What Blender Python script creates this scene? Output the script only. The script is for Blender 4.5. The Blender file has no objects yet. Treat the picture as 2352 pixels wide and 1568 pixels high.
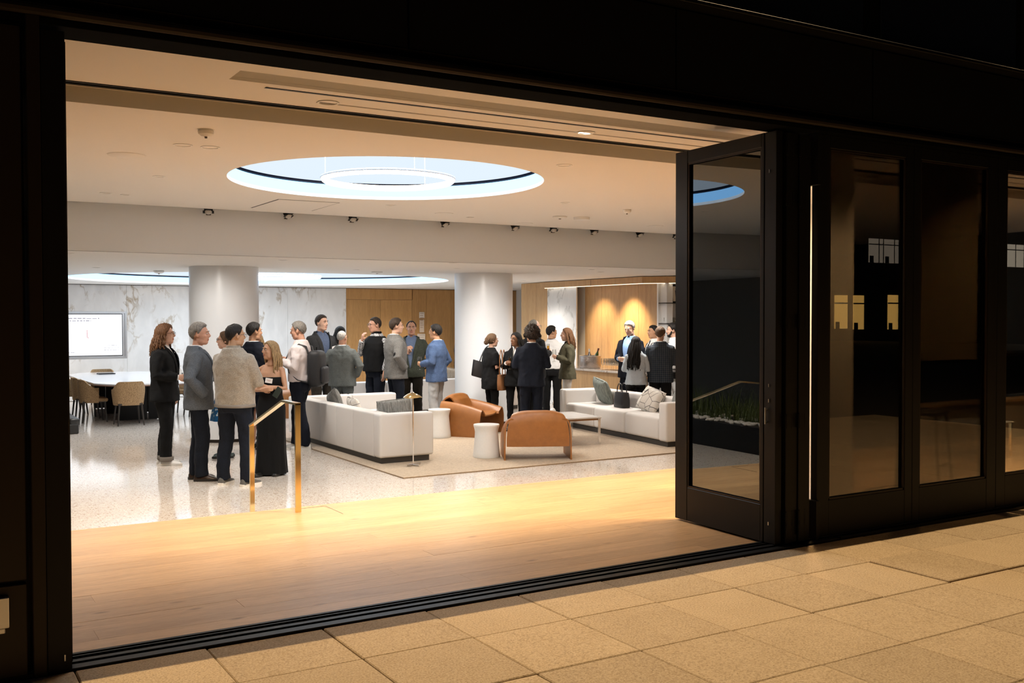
import bpy, bmesh, math, random
from mathutils import Vector, Matrix, noise
PI = math.pi
rad = math.radians
random.seed(7)
SC = bpy.context.scene
COL = SC.collection

# ------------------------------------------------------------------ camera
YAW, PITCH, ROLL = rad(31.235), rad(-1.3247), rad(-0.1133)
fw = Vector((math.sin(YAW)*math.cos(PITCH), math.cos(YAW)*math.cos(PITCH), math.sin(PITCH)))
r0 = Vector((math.cos(YAW), -math.sin(YAW), 0)); u0 = r0.cross(fw)
rr = r0*math.cos(ROLL) + u0*math.sin(ROLL); uu = -r0*math.sin(ROLL) + u0*math.cos(ROLL)
cam_d = bpy.data.cameras.new('camera'); cam = bpy.data.objects.new('camera', cam_d); COL.objects.link(cam)
cam_d.sensor_width = 36; cam_d.lens = 2290.8*36/2352; cam_d.clip_end = 300
cam.matrix_world = Matrix(((rr.x, uu.x, -fw.x, 0.0), (rr.y, uu.y, -fw.y, -5.1175), (rr.z, uu.z, -fw.z, 1.6474), (0, 0, 0, 1)))
SC.camera = cam
AWAY = Vector((math.sin(YAW), math.cos(YAW), 0)); RIGHT = r0.copy()

# ------------------------------------------------------------------ world, exposure
SC.view_settings.view_transform = 'Standard'; SC.view_settings.look = 'None'
SC.view_settings.exposure = 0.15; SC.view_settings.gamma = 1.0
w = bpy.data.worlds.new('night'); SC.world = w; w.use_nodes = True
w.node_tree.nodes['Background'].inputs[0].default_value = (0.006, 0.008, 0.014, 1)
w.node_tree.nodes['Background'].inputs[1].default_value = 0.35
SC.cycles.max_bounces = 7; SC.cycles.diffuse_bounces = 4; SC.cycles.glossy_bounces = 3
SC.cycles.use_adaptive_sampling = True; SC.cycles.adaptive_threshold = 0.035
SC.cycles.transmission_bounces = 6; SC.cycles.transparent_max_bounces = 14
SC.cycles.caustics_reflective = False; SC.cycles.caustics_refractive = False
SC.cycles.sample_clamp_indirect = 4.0
SC.cycles.use_denoising = True

T = -0.28      # terrazzo level, wood deck is 0
ZM, ZL, ZA = 3.036, 2.475, 3.136   # main ceiling, low ceiling, ceiling by the facade

def light(name, kind, loc, energy, color=(1, 1, 1), size=0.1, aim=None, spot=None, blend=0.5, size_y=None, parent=None):
    d = bpy.data.lights.new(name, kind); d.energy = energy; d.color = color
    if kind == 'AREA':
        d.size = size
        if size_y: d.shape = 'RECTANGLE'; d.size_y = size_y
        else: d.shape = 'DISK'
    else: d.shadow_soft_size = size
    if kind == 'SPOT': d.spot_size = rad(spot); d.spot_blend = blend
    o = bpy.data.objects.new(name, d); COL.objects.link(o); o.location = loc
    dirv = Vector(aim) - Vector(loc) if aim is not None else Vector((0, 0, -1))
    o.rotation_euler = dirv.to_track_quat('-Z', 'Y').to_euler()
    if parent: o.parent = parent; o.matrix_parent_inverse = parent.matrix_world.inverted()
    return o
WARM, NEUT, COOL = (1.0, 0.66, 0.34), (1.0, 0.93, 0.85), (0.78, 0.88, 1.0)
# terrace light high on the facade, behind the edge of the header's drip ledge (the band by the sill stays in its shade)
for lx in (-2.5, 2.5, 7.5, 12.5):
    light('facade_floodlight_lamp', 'SPOT', (lx, -0.140, 7.6), 880, (1.0, 0.70, 0.38), 0.012, aim=(lx, -3.4, 0), spot=120, blend=0.6)

# ------------------------------------------------------------------ helpers
def tag(o, label=None, cat=None, group=None, kind=None):
    if label: o['label'] = label
    if cat: o['category'] = cat
    if group: o['group'] = group
    if kind: o['kind'] = kind
    return o
def empty(name, loc=(0, 0, 0), rz=0.0, label=None, cat=None, group=None, kind=None, parent=None):
    o = bpy.data.objects.new(name, None); COL.objects.link(o); o.empty_display_size = 0.1
    o.location = loc; o.rotation_euler = (0, 0, rz)
    if parent: o.parent = parent
    return tag(o, label, cat, group, kind)
def place(name, me, parent=None, loc=None, rot=None, mats=None):
    o = bpy.data.objects.new(name, me); COL.objects.link(o)
    if mats and not me.materials:
        for m in mats: me.materials.append(m)
    if parent: o.parent = parent
    if loc is not None: o.location = loc
    if rot is not None: o.rotation_euler = rot
    return o
def copy_tree(o, parent=None):
    c = o.copy(); COL.objects.link(c); c.parent = parent
    for ch in list(o.children): copy_tree(ch, c)
    return c

class MB:
    def __init__(s): s.bm = bmesh.new(); s.M = Matrix.Identity(4); s.mi = 0
    def v(s, p): return s.bm.verts.new(s.M @ Vector(p))
    def f(s, vs):
        try: fc = s.bm.faces.new(vs)
        except ValueError: return None
        fc.material_index = s.mi; return fc
    def box(s, x0, x1, y0, y1, z0, z1, bev=0.0, seg=2):
        vs = [s.v(p) for p in ((x0,y0,z0),(x1,y0,z0),(x1,y1,z0),(x0,y1,z0),(x0,y0,z1),(x1,y0,z1),(x1,y1,z1),(x0,y1,z1))]
        fs = [s.f([vs[i] for i in q]) for q in ((3,2,1,0),(4,5,6,7),(0,1,5,4),(1,2,6,5),(2,3,7,6),(3,0,4,7))]
        if bev > 0:
            es = {e for fc in fs for e in fc.edges}
            bmesh.ops.bevel(s.bm, geom=list(es), offset=bev, segments=seg, profile=0.5, affect='EDGES', material=-1)
        return s
    def loft(s, rings, cap=True, close=True):
        R = [[s.v(p) for p in ring] for ring in rings]; n = len(R[0])
        for a, b in zip(R, R[1:]):
            for i in range(n if close else n-1):
                j = (i+1) % n
                s.f([a[i], a[j], b[j], b[i]])
        if cap and close:
            s.f(list(reversed(R[0]))); s.f(R[-1])
        return s
    def tube(s, pts, radii, n=8, cap=True, flat=1.0, up=None):
        pts = [Vector(p) for p in pts]; 
        if not hasattr(radii, '__len__'): radii = [radii]*len(pts)
        rings = []; ref = None
        for i, p in enumerate(pts):
            t = (pts[min(i+1, len(pts)-1)] - pts[max(i-1, 0)])
            if t.length < 1e-9: t = Vector((0, 0, 1))
            t.normalize()
            if ref is None:
                a = Vector(up) if up else (Vector((1, 0, 0)) if abs(t.x) < 0.8 else Vector((0, 1, 0)))
            else: a = ref
            x = (a - t*a.dot(t)); 
            if x.length < 1e-6: x = t.orthogonal()
            x.normalize(); y = t.cross(x); ref = x
            rings.append([p + x*radii[i]*math.cos(2*PI*k/n) + y*radii[i]*flat*math.sin(2*PI*k/n) for k in range(n)])
        return s.loft(rings, cap)
    def lathe(s, prof, n=24, c=(0, 0, 0), cap=True):
        return s.loft([[(c[0]+r*math.cos(2*PI*k/n), c[1]+r*math.sin(2*PI*k/n), c[2]+z) for k in range(n)] for r, z in prof], cap)
    def ell(s, c, r, nu=16, nv=10, rot=None):
        c = Vector(c); rings = []
        for j in range(1, nv):
            th = PI*j/nv - PI/2
            rg = []
            for k in range(nu):
                p = Vector((r[0]*math.cos(th)*math.cos(2*PI*k/nu), r[1]*math.cos(th)*math.sin(2*PI*k/nu), r[2]*math.sin(th)))
                if rot: p = rot @ p
                rg.append(c + p)
            rings.append(rg)
        return s.loft(rings)
    def poly(s, pts, h):      # prism: list of (x, y) and a z range
        return s.loft([[(x, y, h[0]) for x, y in pts], [(x, y, h[1]) for x, y in pts]])
    def plane(s, pts): return s.f([s.v(p) for p in pts])
    def mesh(s, name='m', smooth=None):
        bmesh.ops.recalc_face_normals(s.bm, faces=s.bm.faces)
        me = bpy.data.meshes.new(name); s.bm.to_mesh(me); s.bm.free()
        if smooth is not None and len(me.polygons):
            me.polygons.foreach_set('use_smooth', [True]*len(me.polygons))
            if smooth: me.set_sharp_from_angle(angle=rad(smooth))
        return me
    def build(s, name, mats, parent=None, loc=None, rot=None, smooth=None):
        me = s.mesh(name, smooth)
        for m in (mats if isinstance(mats, (list, tuple)) else [mats]): me.materials.append(m)
        return place(name, me, parent, loc, rot)

# ------------------------------------------------------------------ materials
class NT:
    def __init__(s, name):
        s.m = bpy.data.materials.new(name); s.m.use_nodes = True
        s.t = s.m.node_tree; s.b = s.t.nodes['Principled BSDF']; s.out = s.t.nodes['Material Output']
    def n(s, typ, **kw):
        nd = s.t.nodes.new(typ)
        for k, v in kw.items():
            if k.startswith('_'): setattr(nd, k[1:], v)
            else: nd.inputs[k.replace('__', ' ')].default_value = v
        return nd
    def l(s, a, b): s.t.links.new(a, b)
    def ramp(s, fac, stops, interp='LINEAR'):
        nd = s.t.nodes.new('ShaderNodeValToRGB'); cr = nd.color_ramp; cr.interpolation = interp
        while len(cr.elements) < len(stops): cr.elements.new(0.5)
        for e, (p, c) in zip(cr.elements, stops): e.position = p; e.color = (*c, 1)
        s.l(fac, nd.inputs[0]); return nd.outputs[0]
    def coords(s, kind='Object', scale=(1, 1, 1), rot=(0, 0, 0), rnd=0.0):
        tc = s.t.nodes.new('ShaderNodeTexCoord'); mp = s.t.nodes.new('ShaderNodeMapping')
        mp.inputs['Scale'].default_value = scale; mp.inputs['Rotation'].default_value = rot
        s.l(tc.outputs[kind], mp.inputs[0])
        if rnd:
            oi = s.t.nodes.new('ShaderNodeObjectInfo'); mu = s.n('ShaderNodeMath', _operation='MULTIPLY'); mu.inputs[1].default_value = rnd
            s.l(oi.outputs['Random'], mu.inputs[0]); s.l(mu.outputs[0], mp.inputs['Location'])
        return mp.outputs[0]
    def bump(s, h, strength=0.3, dist=0.01):
        b = s.t.nodes.new('ShaderNodeBump'); b.inputs['Strength'].default_value = strength; b.inputs['Distance'].default_value = dist
        s.l(h, b.inputs['Height']); s.l(b.outputs[0], s.b.inputs['Normal'])
    def mix(s, fac, a, b, mode='MIX'):
        nd = s.t.nodes.new('ShaderNodeMix'); nd.data_type = 'RGBA'; nd.blend_type = mode
        for sock, val in ((nd.inputs[0], fac), (nd.inputs[6], a), (nd.inputs[7], b)):
            if isinstance(val, (int, float)): sock.default_value = val
            elif isinstance(val, tuple): sock.default_value = (*val, 1)
            else: s.l(val, sock)
        return nd.outputs[2]
    def rand(s, lo=0.85, hi=1.15):
        oi = s.t.nodes.new('ShaderNodeObjectInfo'); mr = s.n('ShaderNodeMapRange')
        mr.inputs[3].default_value = lo; mr.inputs[4].default_value = hi; s.l(oi.outputs['Random'], mr.inputs[0]); return mr.outputs[0]
    def scale_col(s, col, fac):
        vm = s.t.nodes.new('ShaderNodeVectorMath'); vm.operation = 'SCALE'; s.l(col, vm.inputs[0]); s.l(fac, vm.inputs[3]); return vm.outputs[0]

_cache = {}
def mat(name, col, rough=0.6, metal=0.0, spec=0.5, vary=0.0, nscale=40.0, bump=0.0, bscale=None, sheen=0.0, coat=0.0, emit=None, es=0.0):
    if name in _cache: return _cache[name]
    t = NT(name); b = t.b
    b.inputs['Base Color'].default_value = (*col, 1); b.inputs['Roughness'].default_value = rough
    b.inputs['Metallic'].default_value = metal; b.inputs['Specular IOR Level'].default_value = spec
    if sheen: b.inputs['Sheen Weight'].default_value = sheen
    if coat: b.inputs['Coat Weight'].default_value = coat
    if vary or bump:
        co = t.coords()
        nz = t.n('ShaderNodeTexNoise', Scale=nscale, Detail=4.0, Roughness=0.6); t.l(co, nz.inputs['Vector'])
        if vary:
            lo = tuple(max(0, c*(1-vary)) for c in col); hi = tuple(min(1, c*(1+vary)) for c in col)
            t.l(t.ramp(nz.outputs[0], [(0.3, lo), (0.7, hi)]), b.inputs['Base Color'])
        if bump:
            n2 = nz
            if bscale: n2 = t.n('ShaderNodeTexNoise', Scale=bscale, Detail=3.0); t.l(co, n2.inputs['Vector'])
            t.bump(n2.outputs[0], bump, 0.01)
    if emit: b.inputs['Emission Color'].default_value = (*emit, 1); b.inputs['Emission Strength'].default_value = es
    _cache[name] = t.m; return t.m

def wood_mat(name, c1, c2, grain=(1, 14, 14), scale=2.2, rough=0.42, rnd=37.0, vlo=0.86, vhi=1.12, knots=False, coat=0.0):
    if name in _cache: return _cache[name]
    t = NT(name); co = t.coords('Object', grain, rnd=rnd)
    nz = t.n('ShaderNodeTexNoise', Scale=scale, Detail=8.0, Roughness=0.62, Distortion=0.6); t.l(co, nz.inputs['Vector'])
    n2 = t.n('ShaderNodeTexNoise', Scale=scale*7, Detail=4.0, Roughness=0.7); t.l(co, n2.inputs['Vector'])
    c = t.ramp(nz.outputs[0], [(0.3, c2), (0.62, c1)])
    c = t.mix(0.35, c, t.ramp(n2.outputs[0], [(0.35, tuple(x*0.72 for x in c2)), (0.6, c1)]))
    if knots:
        ck = t.coords('Object', (3.0, 9.0, 9.0), rnd=rnd); vo = t.n('ShaderNodeTexVoronoi', Scale=0.55); t.l(ck, vo.inputs['Vector'])
        kf = t.ramp(vo.outputs['Distance'], [(0.0, (1, 1, 1)), (0.10, (0, 0, 0))])
        c = t.mix(kf, c, tuple(x*0.45 for x in c2))
    c = t.scale_col(c, t.rand(vlo, vhi))
    t.l(c, t.b.inputs['Base Color']); t.b.inputs['Roughness'].default_value = rough
    if coat: t.b.inputs['Coat Weight'].default_value = coat; t.b.inputs['Coat Roughness'].default_value = 0.15
    t.bump(n2.outputs[0], 0.06, 0.004); _cache[name] = t.m; return t.m

def marble_mat(name, base, vein, scale=1.1, stretch=(1, 1, 0.45), rough=0.12, rot=(0, 0.5, 0), width=0.035):
    t = NT(name); co = t.coords('Object', stretch, rot)
    w1 = t.n('ShaderNodeTexNoise', Scale=scale*0.8, Detail=3.0); t.l(co, w1.inputs['Vector'])
    ad = t.n('ShaderNodeVectorMath', _operation='ADD'); sc = t.n('ShaderNodeVectorMath', _operation='SCALE'); sc.inputs[3].default_value = 0.9
    t.l(w1.outputs['Color'], sc.inputs[0]); t.l(co, ad.inputs[0]); t.l(sc.outputs[0], ad.inputs[1])
    nz = t.n('ShaderNodeTexNoise', Scale=scale*1.6, Detail=9.0, Roughness=0.58); t.l(ad.outputs[0], nz.inputs['Vector'])
    k = (0, 0, 0); wv = (1, 1, 1)
    v1 = t.ramp(nz.outputs[0], [(0.5-width, k), (0.5, wv), (0.5+width*0.6, k)])
    n3 = t.n('ShaderNodeTexNoise', Scale=scale*0.9, Detail=2.0); t.l(co, n3.inputs['Vector'])
    patch = t.ramp(n3.outputs[0], [(0.44, k), (0.62, wv)])
    mk = t.mix(1.0, v1, patch, 'MULTIPLY')
    n4 = t.n('ShaderNodeTexNoise', Scale=scale*2.5, Detail=6.0); t.l(ad.outputs[0], n4.inputs['Vector'])
    cloud = t.ramp(n4.outputs[0], [(0.35, tuple(b*0.90 for b in base)), (0.65, base)])
    t.l(t.mix(mk, cloud, vein), t.b.inputs['Base Color']); t.b.inputs['Roughness'].default_value = rough
    return t.m

def glass_mat(name, tint, refl=0.08, boost=1.0, rough=0.0, rtint=(1, 1, 1)):
    t = NT(name); t.t.nodes.remove(t.b)
    tr = t.n('ShaderNodeBsdfTransparent'); tr.inputs[0].default_value = (*tint, 1)
    gl = t.n('ShaderNodeBsdfGlossy'); gl.inputs['Roughness'].default_value = rough; gl.inputs['Color'].default_value = (*rtint, 1)
    fr = t.n('ShaderNodeFresnel', IOR=1.5)
    mr = t.n('ShaderNodeMapRange'); mr.inputs[1].default_value = 0.04; mr.inputs[2].default_value = 1.0
    mr.inputs[3].default_value = refl; mr.inputs[4].default_value = min(1.0, refl+0.9*boost)
    t.l(fr.outputs[0], mr.inputs[0])
    mx = t.n('ShaderNodeMixShader'); t.l(mr.outputs[0], mx.inputs[0]); t.l(tr.outputs[0], mx.inputs[1]); t.l(gl.outputs[0], mx.inputs[2])
    t.l(mx.outputs[0], t.out.inputs[0]); return t.m

def emit_mat(name, col, s):
    t = NT(name); t.t.nodes.remove(t.b)
    e = t.n('ShaderNodeEmission', Strength=s); e.inputs[0].default_value = (*col, 1); t.l(e.outputs[0], t.out.inputs[0]); return t.m

def fabric_mat(name, c1, c2, scale=260, rough=0.9, bump=0.15, stretch=(1, 1, 1), sheen=0.0, pattern='noise', lo=0.4, hi=0.6, folds=0.0):
    if name in _cache: return _cache[name]
    t = NT(name); co = t.coords('Object', stretch)
    if pattern == 'check':
        nz = t.n('ShaderNodeTexChecker', Scale=scale); nz.inputs['Color1'].default_value = (1, 1, 1, 1); nz.inputs['Color2'].default_value = (0, 0, 0, 1)
        t.l(co, nz.inputs['Vector']); h = nz.outputs['Fac']; c = t.mix(h, c1, c2)
    elif pattern == 'plaid':
        a = t.n('ShaderNodeTexWave', Scale=scale, _bands_direction='X'); b = t.n('ShaderNodeTexWave', Scale=scale, _bands_direction='Z')
        t.l(co, a.inputs['Vector']); t.l(co, b.inputs['Vector'])
        fa = t.ramp(a.outputs['Fac'], [(0.78, (0, 0, 0)), (0.9, (1, 1, 1))]); fb = t.ramp(b.outputs['Fac'], [(0.78, (0, 0, 0)), (0.9, (1, 1, 1))])
        c = t.mix(t.mix(0.5, fa, fb), c1, c2); h = a.outputs['Fac']
    elif pattern == 'spots':
        nz = t.n('ShaderNodeTexVoronoi', Scale=scale); t.l(co, nz.inputs['Vector']); h = nz.outputs['Distance']
        c = t.ramp(h, [(lo, c2), (hi, c1)])
    else:
        nz = t.n('ShaderNodeTexNoise', Scale=scale, Detail=3.0, Roughness=0.7); t.l(co, nz.inputs['Vector']); h = nz.outputs[0]
        c = t.ramp(h, [(lo, c2), (hi, c1)])
    t.l(c, t.b.inputs['Base Color']); t.b.inputs['Roughness'].default_value = rough; t.b.inputs['Sheen Weight'].default_value = sheen
    t.b.inputs['Specular IOR Level'].default_value = 0.25
    if folds:
        cf = t.coords('Object', (1.0, 1.0, 0.45), (0.35, 0.25, 0.2)); nf = t.n('ShaderNodeTexNoise', Scale=6.0, Detail=1.5, Roughness=0.4, Distortion=0.5); t.l(cf, nf.inputs['Vector'])
        bf = t.n('ShaderNodeBump', Strength=folds, Distance=0.05); t.l(nf.outputs[0], bf.inputs['Height'])
        bb = t.n('ShaderNodeBump', Strength=bump, Distance=0.004); t.l(h, bb.inputs['Height']); t.l(bf.outputs[0], bb.inputs['Normal']); t.l(bb.outputs[0], t.b.inputs['Normal'])
    elif bump: t.bump(h, bump, 0.004)
    _cache[name] = t.m; return t.m

M_black = mat('black_metal', (0.006, 0.0055, 0.0055), 0.5, 0.0, 0.25, bump=0.02, nscale=200)
M_blackgloss = mat('black_gasket', (0.006, 0.006, 0.006), 0.5)
M_bronze = mat('dark_bronze', (0.022, 0.015, 0.010), 0.5, 0.2, 0.3, bump=0.02, nscale=300)
M_ceil = mat('ceiling_paint', (0.80, 0.785, 0.76), 0.85, bump=0.02, nscale=120)
M_white = mat('white_paint', (0.80, 0.80, 0.79), 0.5, bump=0.02, nscale=90)
M_cool = mat('white_paint_blue_cast', (0.74, 0.785, 0.83), 0.6, bump=0.02, nscale=90)  # white beam paint with the blue cast of cove light in its colour
M_column = mat('column_plaster', (0.77, 0.80, 0.835), 0.30, bump=0.015, nscale=60)  # column white also tinted with the blue light cast
M_brass = mat('polished_brass', (0.93, 0.74, 0.40), 0.10, 1.0, bump=0.01, nscale=8)
M_chrome = mat('chrome', (0.85, 0.85, 0.86), 0.08, 1.0, bump=0.005, nscale=10)
M_steel = mat('brushed_steel', (0.60, 0.60, 0.60), 0.30, 1.0, bump=0.03, nscale=200)
M_deck = wood_mat('oak_plank', (0.57, 0.365, 0.19), (0.42, 0.25, 0.115), grain=(1, 9, 9), scale=1.6, rough=0.40, knots=True, vlo=0.92, vhi=1.08)
M_oak = wood_mat('oak_panel', (0.55, 0.30, 0.11), (0.40, 0.20, 0.065), grain=(10, 10, 0.7), scale=1.3, rough=0.45, vlo=0.90, vhi=1.08)
M_oakbar = wood_mat('oak_bar_panel', (0.62, 0.39, 0.185), (0.48, 0.28, 0.12), grain=(10, 10, 0.7), scale=1.3, rough=0.45, vlo=0.92, vhi=1.06)
M_marble = marble_mat('warm_veined_marble', (0.80, 0.775, 0.75), (0.42, 0.33, 0.23), 1.5, (1, 1, 0.5), 0.14, (0, 0.45, 0), 0.045)
M_marble2 = marble_mat('grey_veined_marble', (0.80, 0.795, 0.78), (0.38, 0.37, 0.35), 1.1, (1, 1, 0.6), 0.14, (0, -0.5, 0.6))
M_marbletop = marble_mat('counter_marble', (0.62, 0.56, 0.50), (0.30, 0.22, 0.17), 3.0, (1, 1, 1), 0.12, width=0.06)
def terrazzo():
    t = NT('terrazzo'); co = t.coords()
    a = t.n('ShaderNodeTexVoronoi', Scale=34.0); t.l(co, a.inputs['Vector'])
    sep = t.n('ShaderNodeSeparateColor'); t.l(a.outputs['Color'], sep.inputs[0])
    chips = t.ramp(sep.outputs[0], [(0.0, (0.36, 0.27, 0.19)), (0.13, (0.44, 0.36, 0.27)), (0.16, (0.66, 0.60, 0.53)), (0.72, (0.74, 0.69, 0.63)), (0.78, (0.56, 0.48, 0.40)), (0.86, (0.80, 0.77, 0.72))], 'CONSTANT')
    b = t.n('ShaderNodeTexVoronoi', Scale=170.0); t.l(co, b.inputs['Vector']); sb = t.n('ShaderNodeSeparateColor'); t.l(b.outputs['Color'], sb.inputs[0])
    fine = t.ramp(sb.outputs[1], [(0.0, (0.42, 0.33, 0.25)), (0.2, (0.68, 0.62, 0.56)), (0.85, (0.76, 0.72, 0.67))], 'CONSTANT')
    edge = t.ramp(a.outputs['Distance'], [(0.30, (0, 0, 0)), (0.42, (1, 1, 1))])
    t.l(t.mix(edge, chips, fine), t.b.inputs['Base Color']); t.b.inputs['Roughness'].default_value = 0.085; t.b.inputs['Specular IOR Level'].default_value = 0.65
    return t.m
M_terrazzo = terrazzo()
def paver_mat():
    t = NT('concrete_paver'); co = t.coords('Object', rnd=50.0)
    a = t.n('ShaderNodeTexNoise', Scale=4.0, Detail=6.0); b = t.n('ShaderNodeTexNoise', Scale=95.0, Detail=4.0, Roughness=0.85); v = t.n('ShaderNodeTexVoronoi', Scale=55.0)
    for x in (a, b, v): t.l(co, x.inputs['Vector'])
    c = t.ramp(a.outputs[0], [(0.3, (0.43, 0.32, 0.19)), (0.7, (0.53, 0.41, 0.26))])
    c = t.mix(0.62, c, t.ramp(b.outputs[0], [(0.36, (0.16, 0.12, 0.085)), (0.50, (0.48, 0.38, 0.26)), (0.66, (0.66, 0.57, 0.44))]))
    sp = t.ramp(v.outputs['Distance'], [(0.05, (1, 1, 1)), (0.10, (0, 0, 0))]); sg = t.n('ShaderNodeSeparateColor'); t.l(v.outputs['Color'], sg.inputs[0])
    pick = t.ramp(sg.outputs[0], [(0.80, (0, 0, 0)), (0.81, (1, 1, 1))])
    c = t.mix(t.mix(1.0, sp, pick, 'MULTIPLY'), c, (0.85, 0.78, 0.62))
    t.l(t.scale_col(c, t.rand(0.90, 1.08)), t.b.inputs['Base Color']); t.b.inputs['Roughness'].default_value = 0.85
    t.bump(b.outputs[0], 0.35, 0.006); return t.m
M_paver = paver_mat()
M_joint = mat('joint_bed', (0.035, 0.026, 0.018), 0.95, vary=0.4, nscale=30)
# ================================================================== STRUCTURE
XL, XR = -3.4, 13.9         # room extent along the facade
# ---- terrace paving
def strct(name, label, cat='structure', loc=(0, 0, 0)): return empty(name, loc, 0, label, cat, None, 'structure')
pav = strct('floor_terrace', 'terrace of square tan concrete pavers outside the doorway', 'paving')
m = MB(); m.box(-40, 60, -60, -0.085, -0.10, -0.045); m.build('bedding', M_joint, pav)
S = 0.61; pm = MB(); pm.box(0.003, S-0.003, -S+0.003, -0.003, -0.04, 0.0, 0.005, 1); pme = pm.mesh('paver'); pme.materials.append(M_paver)
PX0, PY0 = 0.0393, -0.0276
for i in range(-4, 23):
    for j in range(0, 10):
        y = PY0 - S*j
        p = place('paver', pme, pav, (PX0+S*i, y, random.uniform(-0.0025, 0.0015)), (rad(random.uniform(-.10, .10)), rad(random.uniform(-.10, .10)), 0))
        if j == 0: p.location.y = y - 0.058; p.scale.y = (S-0.058)/S; p.scale.y = 0.905
        if (i, j) in ((9, 1), (10, 1)): p.location.z = 0.010

# ---- wood deck inside the doors
dk = strct('floor_deck', 'warm oak plank floor just inside the open doorway', 'wood floor')
m = MB(); m.box(XL, XR+3, 0.157, 3.27, -0.30, -0.012); m.build('substrate', M_joint, dk)
PW = (3.255-0.160)/17
m = MB(); m.box(0, 2.1994, 0.0003, PW-0.0003, -0.012, 0.0, 0.0005, 1); pme = m.mesh('plank'); pme.materials.append(M_deck)
for r in range(17):
    x = XL - random.uniform(0, 2.1)
    while x < 13.5:
        p = place('plank', pme, dk, (x, 0.160+PW*r, random.uniform(-0.0004, 0.0004)))
        x += 2.2
m = MB(); m.box(XL, 15, 3.255, 3.29, -0.035, 0.001, 0.003, 1); m.build('nosing', M_deck, dk)
m = MB(); m.box(XL, 15, 3.255, 3.28, -0.28, -0.035); m.box(XL, 15, 3.28, 3.60, T, -0.14, 0.004, 1); m.build('step', M_deck, dk)
m = MB()
for a in ((2.90, 3.13, 3.214, 3.217), (3.126, 3.130, 2.80, 3.217)): m.box(a[0], a[1], a[2], a[3], -0.001, 0.0012)
m.build('floor_hatch_edge', M_bronze, dk)

# ---- terrazzo
tz = strct('floor_terrazzo', 'polished pale terrazzo floor of the lounge', 'terrazzo floor')
m = MB()
xs = [XL, -1.07, 1.23, 3.53, 5.83, 8.13, 10.43, 15.5]; ys = [3.27, 6.9, 10.95, 15.0, 20.3]
for i in range(len(xs)-1):
    for j in range(len(ys)-1):
        mm = MB(); mm.box(xs[i]+0.002, xs[i+1]-0.002, ys[j]+0.002, ys[j+1]-0.002, T-0.05, T)
        mm.build('slab', M_terrazzo, tz)
m = MB(); m.box(XL, 15.5, 3.27, 20.3, T-0.08, T-0.004); m.build('joint_strip', M_bronze, tz)

# ---- facade: sill, jamb, header, panels
sl = strct('trim_1', 'black metal door track along the bottom of the opening', 'door track')
m = MB()
m.box(0.53, 5.90, -0.085, 0.157, -0.05, 0.004); m.box(0.53, 5.90, -0.085, -0.02, 0.0, 0.012, 0.003, 1)
m.box(0.53, 5.90, 0.005, 0.045, 0.0, 0.014, 0.002, 1); m.box(0.53, 5.90, 0.085, 0.10, 0.0, 0.014, 0.002, 1); m.box(0.53, 5.90, 0.13, 0.157, 0.0, 0.012, 0.002, 1)
m.build('threshold', M_black, sl)
m = MB(); m.box(1.9, 3.75, 0.050, 0.058, 0.004, 0.009); m.build('guide_rail', M_steel, sl)
m = MB(); m.box(-30, 0.53, -0.088, -0.04, -0.05, 0.02); m.box(5.90, 45, -0.088, -0.02, -0.05, 0.02); m.build('base_flashing', M_black, sl)

jb = strct('trim_2', 'black jamb at the left side of the opening', 'door jamb')
m = MB(); m.box(0.535, 0.640, -0.082, 0.157, 0.0, 2.975, 0.003, 1); m.box(0.640, 0.656, 0.02, 0.157, 0.0, 2.955, 0.002, 1); m.build('post', M_black, jb)
m = MB(); m.box(0.475, 0.533, -0.100, 0.10, 0.0, 3.03, 0.004, 1); m.build('cover_strip', M_bronze, jb)
m = MB(); m.box(0.605, 0.612, -0.092, -0.08, 0.055, 0.085, 0.001, 1); m.build('latch', M_steel, jb)

wf = strct('wall_front', 'black metal-panelled facade around the doorway', 'facade')
m = MB(); m.box(-30, 0.455, -0.06, 0.157, -0.04, 2.99); m.build('backing', M_black, wf)
for k, (a, b) in enumerate(((-0.05, 0.45), (0.46, 2.98))):
    m = MB(); m.box(-1.2, 0.452, -0.095, -0.06, max(a, 0.02), b-0.008, 0.004, 1); m.build('panel', M_bronze, wf)
m = MB(); m.box(-30, 0.47, 0.0, 0.157, -0.04, 3.6); m.build('wall_core', M_black, wf)
# header with a drip ledge, then tall dark cladding above
m = MB(); m.box(-30, 45, -0.075, 0.157, 3.0, 3.03, 0.003, 1); m.box(-30, 45, -0.060, 0.157, 3.03, 7.6); m.build('header', mat('matte_black_header', (0.005, 0.005, 0.005), 0.95, 0, 0.03), wf)
m = MB(); m.tube([(-30, -0.105, 3.052), (45, -0.105, 3.052)], 0.026, 10); m.box(-30, 45, -0.12, -0.06, 3.052, 3.080, 0.004, 1); m.build('drip_ledge', M_bronze, wf)
for k in range(-2, 9):
    x0 = 0.47 + k*1.92
    m = MB(); m.box(x0+0.006, x0+1.914, -0.082, -0.060, 3.135, 3.66, 0.003, 1); m.build('panel', M_black, wf)
    m = MB(); m.box(x0+0.10, x0+1.82, -0.072, -0.060, 3.72, 5.6, 0.003, 1); m.build('upper_window', mat('dark_glazing', (0.006, 0.007, 0.008), 0.12), wf)
m = MB(); m.box(-30, 45, -0.200, -0.06, 3.672, 3.700, 0.004, 1); m.build('ledge_cap', M_black, wf)
m = MB(); m.box(-30, 45, -0.092, -0.06, 3.1275, 3.1315); m.build('joint_line', M_bronze, wf)

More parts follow.
